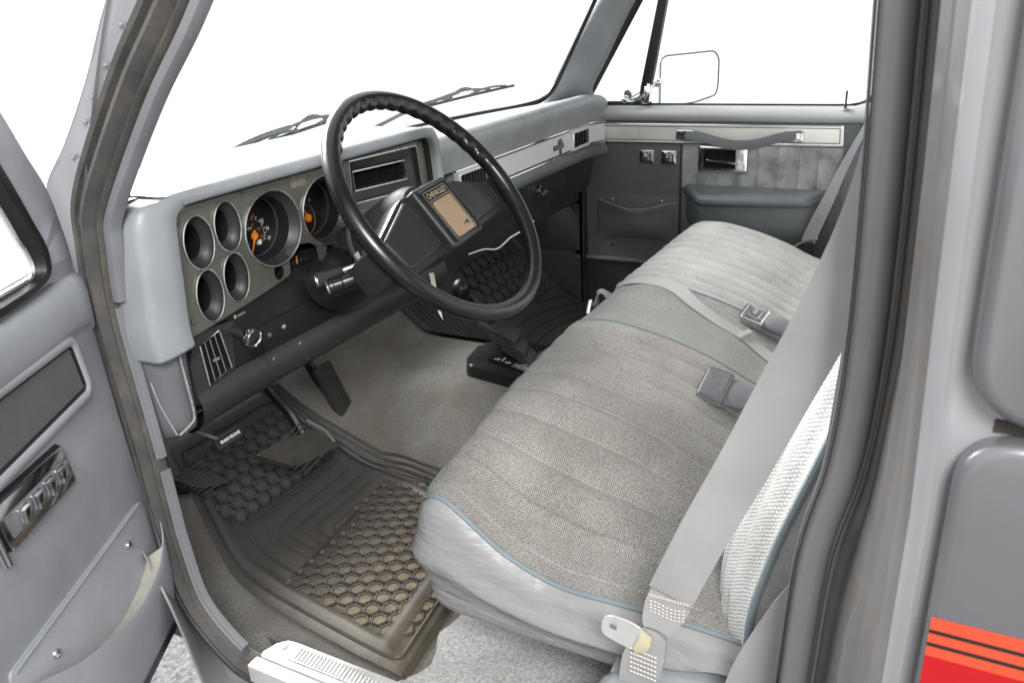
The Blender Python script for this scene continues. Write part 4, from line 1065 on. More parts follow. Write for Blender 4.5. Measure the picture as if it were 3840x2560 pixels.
m = MB(); m.lathe([(.0045, -.045), (.007, -.03), (.0092, -.012), (.0118, .0), (.0122, .004), (.0105, .0065), (.001, .008)], F, 18); kk = m.build('lever_knob', M['deep_vinyl'], a)
m = MB(); m.lathe([(.0100, .0066), (.0095, .0088), (.001, .0094)], F, 18); m.build('knob_cap', M['alu'], a)
L2 = [V((-.44, .560, .556)), V((-.475, .580, .548)), V((-.505, .608, .540)), V((-.520, .624, .5355))]
b = lever(L2, .0085, 'wiper_switch_lever', M['black'])
ax = (L2[-1]-L2[-2]).normalized(); e1 = ax.orthogonal().normalized(); F = Frame(L2[-1], e1, ax.cross(e1))
m = MB(); m.lathe([(.0085, -.060), (.012, -.05), (.0135, -.045), (.0135, -.016), (.0115, -.014), (.0115, -.002), (.0128, -.001), (.013, .004), (.0115, .006)], F, 20); m.build('lever_sleeve', M['rimblack'], b)
m = MB(); m.lathe([(.0138, -.044), (.0138, -.040)], F, 20, cap=False); m.lathe([(.0105, .0055), (.0095, .009), (.001, .0095)], F, 20); m.build('chrome_cap', M['alu'], b)
m = MB(); m.prism(rpoly([(-.008, -.018), (.008, -.018), (.010, .012), (-.004, .018)], .003), Frame((-.486, .592, .566), (1, .5, .2), (-.2, .5, 1)), -.003, .005, .002); m.build('hazard_tab', M['alu'], sc_)
m = MB(); m.tube([V((-.445, .60, .566)), V((-.472, .612, .558))], [.013, .011], 12); m.build('ignition_lock', M['plastic_grey'], sc_)
m = MB(); m.tube(spline([V((-.452, .66, .585)), V((-.462, .645, .565)), V((-.468, .65, .54)), V((-.46, .66, .52))], 6), .0016, 5); m.build('wire', M['black'], sc_)
m = MB(); m.tube([V((-.47, .600, .510)), V((-.43, .605, .533))], .0011, 4); m.build('shroud_seam', M['seal_grey'], sc_)

# ================================================================== pedals
def pad_pts(c, dx, dy): return [c[0]-dx-dy, c[0]+dx-dy]
def pedal(name, label, quad, thick, mat, arm, ribs, trim=False):
    q = [V(p) for p in quad]; c = sum(q, V())/4
    t = thing(name, label, 'pedal', c)
    e1 = (q[1]-q[0]+q[2]-q[3]).normalized(); e2 = (q[0]-q[3]+q[1]-q[2]).normalized(); F = Frame(c, e1, e2)
    poly = rpoly([((p-c).dot(F.e1), (p-c).dot(F.e2)) for p in (q[3], q[2], q[1], q[0])], .008, 3)
    m = MB(); m.prism(poly, F, -thick, thick*.3, thick*.4, 2)
    us = [p[0] for p in poly]; vs = [p[1] for p in poly]
    for k in range(ribs):
        v = lerp(min(vs)*.75, max(vs)*.75, k/(ribs-1)) if ribs > 1 else 0
        m.tube([F(min(us)*.72, v, thick*.3), F(max(us)*.72, v, thick*.3)], .0016, 4)
    m.build('pad', mat, t)
    m = MB(); m.tube(spline([V(p) for p in arm], 5), .008, 8, flat=1.6); m.build('arm', M['black'], t)
    if trim:
        m = MB(); m.tube([q[1]+V((0.004, 0, 0)), (q[1]+q[2])/2+V((.012, -.004, -.002)), q[2]+V((.004, 0, 0))], .004, 6); m.build('steel_edge', M['seal_grey'], t)
    return t
pm = simple('pedal_rubber', (.034, .030, .025), .6, var=.35, scale=40, bscale=120, bstr=.4)
pedal('brake_pedal', 'wide worn brown black brake pedal above the floor mat', [(-.528, .815, .208), (-.408, .835, .214), (-.386, .795, .166), (-.490, .790, .152)], .012, pm, [(-.425, .83, .195), (-.420, .86, .235), (-.435, .885, .285), (-.44, .93, .36), (-.44, .98, .48)], 9, True)
pedal('accelerator_pedal', 'tall narrow black accelerator pedal leaning against the carpeted hump', [(-.268, .93, .236), (-.205, .945, .230), (-.182, .90, .115), (-.226, .885, .080)], .008, simple('black_pedal_rubber', (.022, .021, .020), .55, var=.2, scale=40), [(-.225, .94, .17), (-.23, .99, .26), (-.24, 1.05, .40)], 14)
pedal('parking_brake_pedal', 'small dark ribbed parking brake pedal at the far left of the footwell', [(-.650, .905, .212), (-.584, .910, .202), (-.572, .885, .168), (-.626, .880, .172)], .010, simple('parking_pedal_rubber', (.032, .031, .030), .6, var=.2, scale=60), [(-.63, .90, .185), (-.66, .93, .20), (-.70, .97, .26), (-.72, 1.02, .42)], 8)

# ================================================================== loose things under the dash
t = thing('hanging_card', 'narrow cream paper tag hanging behind the lower steering wheel rim', 'paper tag', (-.30, .60, .45))
F = Frame((-.2985, .597, .447), (.75, -.3, -.05), (-.05, .0, 1))
m = MB(); m.prism([(-.0055, .046), (.0048, .044), (.0075, -.010), (.012, -.045), (.0045, -.030), (.0012, -.012)], F, 0, .0006); m.build('card', M['cream'], t)
wire = MB(); wire.tube(spline([V((-.118, .632, .470)), V((-.100, .609, .477)), V((-.100, .581, .480)), V((-.102, .56, .495)), (V((-.100, .549, .505))), V((-.100, .519, .523)), V((-.10, .50, .540))], 6), .0016, 5)
tag(wire.build('loose_wire', M['cream']), 'thin pale wire dangling under the dashboard right of the wheel hub', 'wire')

# ================================================================== transfer case shifter on the tunnel
sh = thing('transfer_case_shifter', 'black floor shifter with indicator window and layered boot on the carpeted tunnel', 'shifter', (.02, .62, .2))
FT = Frame((0, 0, .175), (1, 0, 0), (0, 1, 0))
m = MB(); m.prism(rpoly([(-.098, .44), (.118, .44), (.118, .70), (.070, .738), (-.020, .725), (-.056, .700)], .012), FT, -.03, .024, .012, 3, scale=.93); m.build('housing', M['black'], sh)
FI = Frame((0, 0, .2015), (1, 0, 0), (0, 1, 0))
m = MB(); m.prism(rpoly([(-.046, .55), (-.014, .55), (.013, .668), (-.012, .668)], .002), FI, 0, .0012); iw = m.build('indicator_window', M['void'], sh)
m = MB(); m.sheet([[(-.043, .552), (-.0165, .552), (-.006, .602), (-.031, .602)]], FI, .0016); m.build('indicator_plate', M['alu'], iw)
m = MB()
for ch, y in (('2H', .647), ('4H', .617), ('N', .593), ('4L', .571)):
    m.text(ch, .013, FI.sub(lerp(-.031, .0, (y-.55)/.118), y, .0012, math.radians(90)), sx=.9)
m.box(FI, -.010, .006, .6325, .6345, .0012, .002)
m.build('indicator_lettering', M['white_ink'], iw, smooth=False)
m = MB()
for z0, q_ in ((.240, [(.013, .612), (.079, .628), (.122, .698), (.072, .742)]), (.229, [(-.009, .577), (.057, .600), (.110, .68), (.050, .70)]), (.218, [(-.022, .558), (.037, .571), (.100, .66), (.03, .66)])):
    F = Frame((0, 0, 0), (1, 0, 0), (0, 1, 0)); r = []
    P = rpoly(q_, .014, 3); cx_ = sum(p[0] for p in P)/len(P); cy_ = sum(p[1] for p in P)/len(P)
    rows = [[V((u, v, z0+(v-.62)*.10+w)) for u, v in P] for w in (-.012, -.0025)]+[[V((lerp(u, cx_, .05), lerp(v, cy_, .05), z0+(v-.62)*.10)) for u, v in P]]
    R = m.grid(rows, cu=True); m.f(R[-1])
m.build('boot_leaves', M['deep_vinyl'], sh, ang=50)
m = MB(); m.box(FT, -.006, .058, .545, .575, .026, .034, .003); m.tube([V((-.028, .588, .204)), V((-.003, .553, .208))], .0022, 5); m.build('boot_frame', M['seal_grey'], sh)
m = MB(); m.tube(spline([V((.075, .70, .25)), V((.105, .75, .262)), V((.150, .798, .262)), V((.152, .820, .275))], 5), .008, 8); lv = m.build('lever', M['black'], sh)
m = MB(); m.ball(V((.150, .824, .291)), .024, 14, 1.1); m.build('lever_knob', M['black'], lv)
m = MB(); m.tube([V((.143, .803, .262)), V((.160, .795, .258))], .005, 6); m.build('lever_clip', M['chrome'], lv)
# ================================================================== bench seat
seat = thing('bench_seat', 'grey tweed bench seat with pleated driver and passenger cushions and smooth suede middle', 'seat', (0, .15, .05))
ZM = [(-.08, .262), (.0, .275), (.08, .292), (.16, .332), (.22, .352), (.28, .366), (.34, .3755), (.37, .3745), (.395, .366)]
ZE = [(-.08, .248), (0, .2555), (.09, .258), (.216, .256), (.30, .278), (.345, .304), (.38, .333), (.395, .344)]
def sm(tb, y): return (table(tb, y-.02)+table(tb, y)*2+table(tb, y+.02))/4
def yoff(x): return -.104*x*x
PL = [(-.188+.018) - .0595*k for k in range(6)]
def seat_top(x, y):
    """surface height at cushion coordinates; y along the cushion before the corner rounding"""
    e = sstep(.40, .690, -x) if x < 0 else sstep(.55, .70, x); z = lerp(sm(ZM, y), sm(ZE, y), e)
    z -= .004*math.exp(-(x/.10)**4)-.010*sstep(.2, .5, x)
    ax = abs(x)
    if .128 < ax < .60:
        p = (ax-.128)/(.0590 if x < 0 else .0435); f = abs(p-round(p))*2
        z += (.0066 if x < 0 else .0075)*(1-math.exp(-(f/(.32 if x < 0 else .34))**1.3))*(sstep(.62, .56, ax) if x < 0 else 1)*sstep(-.05, .05, y)
    elif x >= .60: z += .0090*sstep(.66, .60, ax)
    elif ax >= .60: z += .0055*sstep(.62, .60, ax)
    return z
ROLL = [(.405, -.005, 0), (.415, -.012, 0), (.422, -.022, 0), (.427, -.034, 0)]
def seat_pt(x, y):
    if y <= .395:
        k = sstep(.05, .39, y); return V((x, y+yoff(x)*k, seat_top(x, y)))
    d = y-.395; z0 = seat_top(x, .395); yy = .395+(.030+.008*sstep(.5, .68, abs(x)))*math.sin(min(1, d/.05)*PI/2); zz = z0-.045*(1-.72*sstep(.35, .66, abs(x)))*(1-math.cos(min(1, d/.05)*PI/2))
    return V((x, yy+yoff(x), zz))
YS = [lerp(-.07, .395, k/46) for k in range(47)]+[.395+.05*k/8 for k in range(1, 9)]
def panel(x0, x1, name, mat, dens=.0032, lab=None):
    n = max(6, int((x1-x0)/dens)); m = MB(); rows, uv = [], []
    for y in YS:
        r = [seat_pt(lerp(x0, x1, j/n), y) for j in range(n+1)]; rows.append(r); uv.append([(lerp(x0, x1, j/n), y) for j in range(n+1)])
    m.grid(rows, uv=uv); return m.build(name, mat, seat, lab, ang=180)
panel(-.688, -.126, 'cushion', M['cloth'], lab='grey tweed driver side cushion with stitched pleats')
panel(-.122, .114, 'middle_cushion', M['suede'], .01, 'smooth grey suede middle cushion')
panel(.118, .688, 'cushion', M['cloth_lit'], lab='grey tweed passenger side cushion with lit tone and stitched pleats')
m = MB()
for x in (-.124, .116): m.tube([seat_pt(x, y)+V((0, 0, .0008)) for y in YS], .0024, 6)
# outer piping round the cushion
EDGE = [seat_pt(.688, y) for y in YS[::2]]
xs = [lerp(.655, -.655, k/60) for k in range(61)]
front = [seat_pt(x, .445) for x in xs]
le = [seat_pt(-.688, y) for y in YS[::-1][::2]]
corner = le[2:]
PATH = [p for p in EDGE[:-3]]+[seat_pt(.686, .40), seat_pt(.682, .418), seat_pt(.672, .434)]+front+[seat_pt(-.672, .434), seat_pt(-.682, .418), seat_pt(-.686, .40)]+[p for p in le[4:]]
PATH = spline(PATH[::2], 3)
m.tube(PATH, .0034, 8); m.build('piping', M['piping'], seat)
# vinyl skirt
def skirt():
    m = MB(); rows = []; n = len(PATH)
    for i, p in enumerate(PATH):
        a, b = PATH[max(0, i-2)], PATH[min(n-1, i+2)]; t = (b-a); t.z = 0; t.normalize(); nn = V((t.y, -t.x, 0))
        if nn.dot(p-V((0, .15, p.z))) < 0: nn = -nn
        side = sstep(.60, .68, abs(p.x))
        zb = lerp(.155, lerp(.160, .20, sstep(.06, -.02, p.y)), side)
        L = i*.012; r = []
        for k in range(15):
            t_ = k/14
            bul = .030*math.sin(PI*min(1, t_*1.02))**.75+.0060*math.sin(t_*13+2.2*math.sin(L*.6))*sstep(.1, .4, t_)*side-.010*t_
            crease = (.006*math.exp(-((t_-.60+.10*math.sin(L*.35))/.045)**2)+.003*math.exp(-((t_-.24-.3*abs(math.sin(L*.25)))/.05)**2))*side
            r.append(p+nn*(bul-crease)+V((0, 0, (zb-p.z)*t_)))
        tuck = r[-1]-nn*.03+V((0, 0, -.006)); r.append(tuck); r.append(tuck-nn*.06+V((0, 0, -.004)))
        rows.append(r)
    m.grid(rows); return m
skirt().build('seat_skirt', M['seat_vinyl'], seat, ang=80)
m = MB(); m.box(Frame((0, 0, 0), (1, 0, 0), (0, 1, 0)), -.45, .45, -.12, .28, .035, .17); m.build('seat_base', M['under'], seat)
# backrest
YF = [(.20, .010), (.24, .016), (.31, .014), (.40, -.006), (.46, -.024), (.54, -.048), (.62, -.074), (.72, -.105), (.80, -.130), (.84, -.15)]
def back_pt(x, z):
    e = max(0, (abs(x)-.585)/.115); y = sm(YF, z)-.050*e**2.2
    if abs(x) < .58: y -= 0
    p = (abs(x)-.0)/.030; f = abs(p-round(p))*2; y += .0055*(1-math.exp(-(f/.3)**1.3))
    return V((x-.004*math.copysign(max(0, e), x)*0, y-.02*sstep(.80, .84, z), z))
zs2 = [lerp(.20, .84, k/50) for k in range(51)]; nx_ = 320
m = MB(); rows = [[back_pt(lerp(-.702, .702, j/nx_), z) for j in range(nx_+1)] for z in zs2]; uv = [[(lerp(-.702, .702, j/nx_), z) for j in range(nx_+1)] for z in zs2]
m.grid(rows, uv=uv); m.build('backrest', M['ribbed_cloth_lit'], seat, ang=180)
m = MB(); pe = [back_pt(-.702, z)+V((-.001, -.001, 0)) for z in zs2]
m.tube([V((-.690, -.03, .205))]+pe, .0045, 8); m.tube([back_pt(.702, z) for z in zs2], .0045, 8)
m.tube([back_pt(lerp(-.702, .702, k/30), .84) for k in range(31)], .0045, 8); m.build('piping', M['piping'], seat)
m = MB(); rows = []
for z in zs2:
    p = back_pt(-.702, z); rows.append([V((-.702-.010*math.sin(PI*t), lerp(p.y, -.195, t), z)) for t in (0, .15, .4, .7, 1)])
m.grid(rows); rows = [[V((-r.x, r.y, r.z)) for r in rr] for rr in rows]; m.grid(rows)
m.grid([[V((x, lerp(-.17, -.20, t), .84-.004*t)) for x in (-.70, 0, .70)] for t in (0, 1)]); m.build('backrest_side', M['seat_vinyl'], seat, ang=70)

# ================================================================== belts
def ribbon_belt(path, widths, side, mat, name, parent, thick=.0014, sag=None, nu=6):
    """flat strap: path centres, side vectors across"""
    n = 6; P = spline(path, n); S = spline(side, n); N = len(P); m = MB(); rows, uv = [], []; L = 0
    for i, p in enumerate(P):
        if i: L += (P[i]-P[i-1]).length
        t = (P[min(N-1, i+1)]-P[max(0, i-1)]).normalized(); s = S[i].normalized(); s = (s-t*s.dot(t)).normalized(); nn = t.cross(s).normalized()
        w = widths if isinstance(widths, (int, float)) else lerp(widths[min(len(widths)-1, i//n)], widths[min(len(widths)-1, i//n+1)], (i % n)/n)
        r = [p+s*(w*(j/nu-.5))+nn*(thick*.5+(sag or 0)*math.sin(PI*j/nu)) for j in range(nu+1)]
        r2 = [p+s*(w*(j/nu-.5))+nn*(-thick*.5+(sag or 0)*math.sin(PI*j/nu)) for j in range(nu, -1, -1)]
        rows.append(r+r2); u = [(w*j/nu, L) for j in range(nu+1)]; uv.append(u+u[::-1])
    m.grid(rows, cu=True, uv=uv); return m.build(name, mat, parent, ang=60)
b1 = thing('driver_seat_belt', 'wide pale grey shoulder belt with hanging metal tongue across the near seat corner', 'seat belt', (-.745, .04, .3))
dirs = V((0, .95, .32))
ribbon_belt([(-.745, .040, .3375), (-.742, .010, .42), (-.740, -.022, .50), (-.740, -.052, .58), (-.740, -.082, .66), (-.740, -.107, .74), (-.742, -.120, .82), (-.750, -.122, .92), (-.76, -.13, 1.08)], .047, [(-.03, .95, .14), (.0, .95, .32), (0, .95, .33), (0, .95, .3), (0, .96, .28), (.05, .96, .22), (.1, .97, .15), (.1, .98, .12), (.1, .98, .1)], M['belt'], 'shoulder_strap', b1)
# folded gathered loop through the tongue
lp_ = ribbon_belt([(-.7475, .0385, .338), (-.749, .044, .322), (-.751, .049, .306), (-.752, .051, .296)], [.044, .043, .036, .027], [(-.03, .95, .14)]*4, M['belt'], 'stitched_end', b1, .004, .002)
m = MB()
for k in range(4):
    for j in range(9):
        a = lerp(.022, .060, j/9); z = .331-.0042*k-.002*math.sin(j*.6)
        m.tube([V((-.7535, a, z)), V((-.7535, a+.0026, z-.0002))], .0006, 4)
for j in range(14):
    a = lerp(.0185, .0605, j/14); m.tube([V((-.7505, a, .339)), V((-.7507, a+.0016, .3355)), V((-.7505, a+.003, .339))], .0006, 4)
m.build('stitching', M['cream'], lp_)
lp2 = ribbon_belt([(-.752, .0525, .292), (-.753, .055, .284), (-.754, .060, .268), (-.755, .065, .250), (-.754, .069, .230), (-.752, .072, .205)], [.024, .030, .040, .044, .042, .042], [(0, .95, .25)]*6, M['belt'], 'lower_strap', b1, .004, .003)
m = MB()
for k in range(6):
    for j in range(8):
        a = lerp(.048, .078, j/8); z = .268-.0062*k+.10*(a-.06); m.tube([V((-.7605, a, z)), V((-.7605, a+.0026, z+.0006))], .0007, 4)
m.build('stitching', M['cream'], lp2)
FTg = Frame((-.758, .088, .2885), (0, -.985, -.17), (0, -.17, .985))
m = MB(); ol = rpoly([(-.021, -.011), (-.016, -.0165), (-.002, -.0185), (.018, -.020), (.024, .012), (.006, .0155), (-.014, .0125), (-.021, .006)], .007, 4)
m.sheet([ol, rrect(-.0125, -.006, -.0045, .003, .001)], FTg, .0012); m.ribbon(ol, FTg, [(0, .0012), (.0006, 0), (0, -.0012)]); m.sheet([ol, rrect(-.0125, -.006, -.0045, .003, .001)], FTg, -.0012); m.ribbon(rrect(-.0125, -.006, -.0045, .003, .001), FTg, [(0, .0012), (0, -.0012)])
m.build('tongue', M['white_metal'], b1)
m = MB(); F = FTg; m.prism(rpoly([(.017, -.017), (.025, -.017), (.034, -.006), (.034, .003), (.021, .009)], .003), F, -.003, .005, .002); m.build('tongue_sleeve', M['yellow_plastic'], b1)
m = MB(); rows = []
for t, r0 in ((0, .018), (.1, .027), (.3, .034), (.6, .037), (1, .039)):
    rows.append([V((-.752+math.cos(a)*r0*.75, .072+math.sin(a)*r0*1.5-.01*t, .214-.07*t)) for a in [2*PI*k/18 for k in range(18)]])
R = m.grid(rows, cu=True); m.f(R[0]); m.build('retractor_boot', M['vinyl'], b1)
b1b = ribbon_belt([(-.757, -.030, .19), (-.755, -.043, .258), (-.755, -.056, .303), (-.756, -.078, .36), (-.758, -.099, .415), (-.762, -.112, .538), (-.766, -.12, .70)], .040, [(0, .97, .12)]*7, M['belt'], 'retractor_strap', b1)
# seat side valance behind the belt
m = MB(); rows = []
for y in [lerp(-.12, .11, k/14) for k in range(15)]:
    zt = lerp(.218, .198, sstep(-.05, .1, y)); rows.append([V((-.690, y, zt+.008)), V((-.712, y, zt+.004)), V((-.738, y, zt)), V((-.752, y, zt-.015)), V((-.757, y, zt-.05)), V((-.758, y, zt-.15))])
m.grid(rows); m.build('seat_side_valance', M['vinyl'], seat, ang=70)

# passenger belt
b2 = thing('passenger_seat_belt', 'dark shoulder belt beside the far door running down behind the passenger cushion', 'seat belt', (.70, .1, .3))
ribbon_belt([(.735, -.02, .70), (.722, .035, .575), (.716, .068, .49), (.708, .092, .42), (.700, .112, .365), (.695, .125, .325), (.69, .13, .30)], [.010, .016, .024, .030, .034, .034, .030], [(.45, .85, .25), (.4, .88, .3), (.35, .9, .3), (.3, .9, .3), (.25, .92, .3), (.2, .95, .3), (.2, .95, .3)], M['belt_dark'], 'shoulder_strap', b2)
m = MB(); m.tube(spline([V((.690, .105, .330)), V((.668, .140, .322)), V((.655, .165, .305)), V((.65, .175, .29))], 5), .0045, 6, flat=.6); m.build('tongue', M['chrome'], b2)
m = MB(); m.prism(rrect(-.020, -.022, .020, .020, .006), Frame((.680, .130, .300), (-.45, .9, 0), (-.1, -.1, 1)), -.008, .010, .004); m.build('retractor_cover', M['black'], b2)

# lap belt lying across the middle
def on_seat(x, y, h=.003):
    p = seat_pt(x, y); p.z += h; return p
b3 = thing('centre_lap_belt', 'pale grey lap belt lying loose over the front edge of the suede middle cushion', 'seat belt', (.10, .3, .37))
C3 = [(.105, .437, .004), (.103, .418, .005), (.108, .38, .004), (.110, .33, .004), (.094, .285, .006), (.055, .24, .006), (.028, .19, .004), (.016, .13, .004), (-.01, .07, .004), (-.02, .02, .004)]
ribbon_belt([tuple(V((.070, .448, .322))), tuple(V((.088, .446, .345)))]+[tuple(on_seat(a, b, c)) for a, b, c in C3], .029, [(1, .1, .2)]*2+[(1, .3, .0), (1, .25, 0), (1, .1, .1), (1, -.15, .35), (.95, -.4, .3), (.9, -.55, .05), (.95, -.4, 0), (1, -.3, 0), (1, -.5, 0), (1, -.4, 0)], M['belt'], 'strap', b3)
m = MB(); F = Frame((.058, .452, .312), (.8, .15, .55), (-.4, .25, .8)); m.prism(rrect(-.020, -.018, .020, .018, .004), F, -.004, .005, .003); m.build('tongue', M['chrome'], b3)
m = MB(); p = on_seat(.020, .135, .008); q = V((1, -.45, .02)); m.box(Frame(p, q, (.4, 1, .25)), -.019, .019, -.006, .006, -.003, .002, .001); m.build('keeper', M['belt'], b3)

def buckle(name, label, grp, c, fwd, face, boot, mat_face, release, up=(0, 0, 1)):
    t = thing(name, label, 'buckle', c, grp)
    e1 = V(fwd).normalized(); up = V(up); e2 = up.cross(e1).normalized(); F = Frame(c, e1, e2)
    m = MB(); m.prism(rrect(-face[0], -face[1], face[0], face[1], .003), F, -.006, .012, .0045, 3); h = m.build('housing', mat_face, t)
    if release:
        m = MB(); m.prism(rrect(-.010, -.011, .010, .011, .003), F, .0115, .0138, .001); bb = m.build('button_frame', M['chrome'], h)
        m = MB(); m.prism(rrect(-.0075, -.0085, .0075, .0085, .002), F, .0138, .0155, .001); m.build('release_button', M['plastic_grey'], bb)
        m = MB(); m.text('PRESS', .0052, F.sub(0, 0, .0156, math.radians(-90)), w=.0002); m.build('button_lettering', M['white_ink'], bb, smooth=False)
        m = MB(); m.box(F, face[0]-.004, face[0]+.003, -face[1]*.9, face[1]*.9, .002, .010, .001); m.build('slot_lip', M['chrome'], h)
    else:
        m = MB(); m.ribbon(rrect(-face[0], -face[1], face[0], face[1], .003), F, [(.0005, -.004), (.0018, .004), (.0005, .010)]); m.build('chrome_edge', M['chrome'], h)
        rr = random.Random(4); m = MB()
        for _ in range(26): m.box(F, *(lambda a, b: (a, a+.0006, b, b+.0004))(rr.uniform(-.015, .016), rr.gauss(0, .008)), .0121, .0122)
        m.build('scuffs', M['white_ink'], h)
    m = MB(); rows = []
    for s, w, hh, dz in boot:
        rows.append([F(-s, w*math.cos(a), dz+hh*math.sin(a)) for a in [2*PI*k/16 for k in range(16)]])
    R = m.grid(rows, cu=True); m.f(R[0]); m.f(R[-1]); m.build('boot', M['plastic_grey'], t, ang=60); return t
p = on_seat(.088, .132, .016)
buckle('seat_belt_buckle', 'chrome push button buckle with curved grey boot between the passenger cushion and the suede middle', 'buckles lying at the rear of the cushion', p, (.10, 1, .28), (.022, .022), [(.020, .018, .009, .002), (.034, .020, .013, .004), (.058, .021, .014, .004), (.080, .019, .012, .000), (.096, .014, .010, -.006), (.104, .006, .006, -.010)], M['alu'], True, (-.35, 0, 1))
p = on_seat(-.248, .122, .022)
buckle('seat_belt_buckle', 'square dark faced buckle with chrome edges lying on the pleated driver cushion', 'buckles lying at the rear of the cushion', p, (.05, 1, .18), (.021, .029), [(.018, .026, .007, .001), (.028, .027, .009, .002), (.055, .025, .010, .003), (.075, .022, .010, .001), (.10, .018, .010, -.006)], M['plastic_grey'], False, (-.55, 0, 1))
# ================================================================== rubber floor mats
ML = [(.43, -.712), (.52, -.704), (.62, -.692), (.74, -.676), (.80, -.664), (.86, -.640), (.93, -.610), (.985, -.585)]
MR = [(.43, -.36), (.55, -.30), (.66, -.268), (.76, -.268), (.85, -.290), (.93, -.325), (.985, -.345)]
def mat_pt(u, v, h=0.0):
    y = lerp(.43, .985, v); x = lerp(table(ML, y), table(MR, y), u)
    return V((x, y+.045*(u-.0)*(1-v)*1.0, floor_z(x, y)+.012+h))
fm = thing('floor_mat', 'dirty brown black rubber mat with hexagon grip cells in the driver footwell', 'floor mat', (-.5, .7, .04))
nu, nv = 50, 64
def rim_h(u, v):
    d = min(u, 1-u, v, 1-v)
    h = .006*(sstep(.05, .075, d)-sstep(.095, .13, d))-.004*sstep(.0, .02, .02-d)
    return h
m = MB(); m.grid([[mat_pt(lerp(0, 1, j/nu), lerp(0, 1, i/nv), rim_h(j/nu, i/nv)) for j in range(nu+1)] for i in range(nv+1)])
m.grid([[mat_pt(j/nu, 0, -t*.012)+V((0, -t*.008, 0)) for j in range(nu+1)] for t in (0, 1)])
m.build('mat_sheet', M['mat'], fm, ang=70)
m = MB()
for d in ():
    q = rrect(d, d, 1-d, 1-d, .05, 5); P = []
    for i in range(len(q)):
        a, b = V(q[i]), V(q[(i+1) % len(q)]); k = max(1, int((b-a).length/.05))
        P += [mat_pt(*a.lerp(b, j/k), .003) for j in range(k)]
    m.tube(P, .0024, 5, closed=True)
for d in (.045,):
    q = rrect(d, d*.6, 1-d, 1-d*.6, .05, 5); P = []
    for i in range(len(q)):
        a, b = V(q[i]), V(q[(i+1) % len(q)]); k = max(1, int((b-a).length/.05))
        P += [mat_pt(*a.lerp(b, j/k), .001) for j in range(k)]
    m.tube(P, .003, 5, closed=True)
m.build('raised_rim', M['mat'], fm)
def y_of(s): return s if s <= .80 else .80+(s-.80)/1.38
def tilt(y): return 1+.38*sstep(.76, .84, y)
def hex_field(inside, pitch, mat_sheet, mat_cell, parent, W=.0020, H=.0034, off=(0, 0)):
    """raised hexagon walls joined by short bars, laid on the mat in x, y"""
    m = MB(); c_ = MB(); R = pitch*.40
    row = 0; y = .40
    dy = pitch*.866
    while y < 1.25:
        x = -.85+(pitch*.5 if row % 2 else 0)
        while x < .85:
            if inside(x, y):
                P0 = V((x, y, 0))
                def at(r, k, h): 
                    a = PI/6+PI/3*k; px, py = x+r*math.cos(a), y_of(y+r*math.sin(a)); return V((px, py, floor_z(px, py)+(.0130+h)*tilt(py)))
                m.grid([[at(R+W, k, 0) for k in range(6)], [at(R+W*.7, k, H) for k in range(6)], [at(R-W*.1, k, H) for k in range(6)], [at(R-W*.6, k, .0006) for k in range(6)]], cu=True)
                cv = [c_.v(at(R-W*.5, k, .0012)) for k in range(6)]; c_.f(cv)
                for k in range(3):
                    a = PI/3*k; t = V((-math.sin(a), math.cos(a)))
                    for sgn in (-1, 1):
                        ap = R*.866; p0 = (x+math.cos(a)*ap+t.x*R*.22*sgn, y+math.sin(a)*ap+t.y*R*.22*sgn); L = pitch-2*ap
                        p1 = (p0[0]+math.cos(a)*L, p0[1]+math.sin(a)*L)
                        q0, q1 = (p0[0], y_of(p0[1])), (p1[0], y_of(p1[1])); m.tube([V((*q0, floor_z(*q0)+.015*tilt(q0[1]))), V((*q1, floor_z(*q1)+.015*tilt(q1[1])))], .0017, 4)
            x += pitch
        y += dy; row += 1
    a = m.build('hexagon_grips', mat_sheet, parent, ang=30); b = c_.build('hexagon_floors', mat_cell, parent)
    return a
def uvof(x, y):
    v = (y-.43)/.555; 
    if not 0 <= v <= 1: return None
    l, r = table(ML, y), table(MR, y); u = (x-l)/(r-l); return u, v-.08*u*(1-v)*.9
def inside_poly(x, y, P):
    c = False; j = len(P)-1
    for i in range(len(P)):
        (x0, y0), (x1, y1) = P[i], P[j]
        if (y0 > y) != (y1 > y) and x < (x1-x0)*(y-y0)/(y1-y0)+x0: c = not c
        j = i
    return c
FAR = [(-.615, 1.01), (-.365, 1.01), (-.335, .865), (-.60, .862)]
NEAR = [(-.630, .702), (-.318, .730), (-.285, .70), (-.305, .56), (-.36, .475), (-.42, .462), (-.660, .472), (-.648, .62)]
def in_near(x, y): return inside_poly(x, y, FAR) or inside_poly(x, y, NEAR)
def band(x, y):
    s = (y-.765)+.62*(x+.60); return -.135 < s < .055
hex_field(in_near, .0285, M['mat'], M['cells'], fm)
# smooth middle panel with chevron lines
m = MB()
def lie(pts, r=.0016):
    P = []
    for a, b in zip(pts, pts[1:]):
        a, b = V(a), V(b); k = max(1, int((b-a).length/.02)); P += [a.lerp(b, j/k) for j in range(k)]
    P.append(V(pts[-1])); m.tube([V((p.x, p.y, floor_z(p.x, p.y)+.0135)) for p in P], r, 5)
lie([(-.590, .838), (-.340, .842)], .0024); lie([(-.606, .712), (-.318, .742)], .0024); lie([(-.590, .838), (-.606, .712)], .0024)
for k in range(5):
    y = .835-.022*k; lie([(-.565+.02*k, .726), (-.555+.02*k, y-.004), (-.335, y-.002*k)], .0010)
m.build('chevron_ribs', M['mat'], fm)
# flap ripples on the tunnel side of the mat
m = MB()
for k in range(4):
    P = []
    for j in range(12):
        y = lerp(.99, .64, j/11); x = table(MR, y)-.010+.014*k+.004*math.sin(j*.8+k); P.append(V((x, y, floor_z(x, y)+.010-.001*k)))
    m.tube(spline(P, 2), .0032, 6)
m.build('side_ribs', M['mat'], fm)

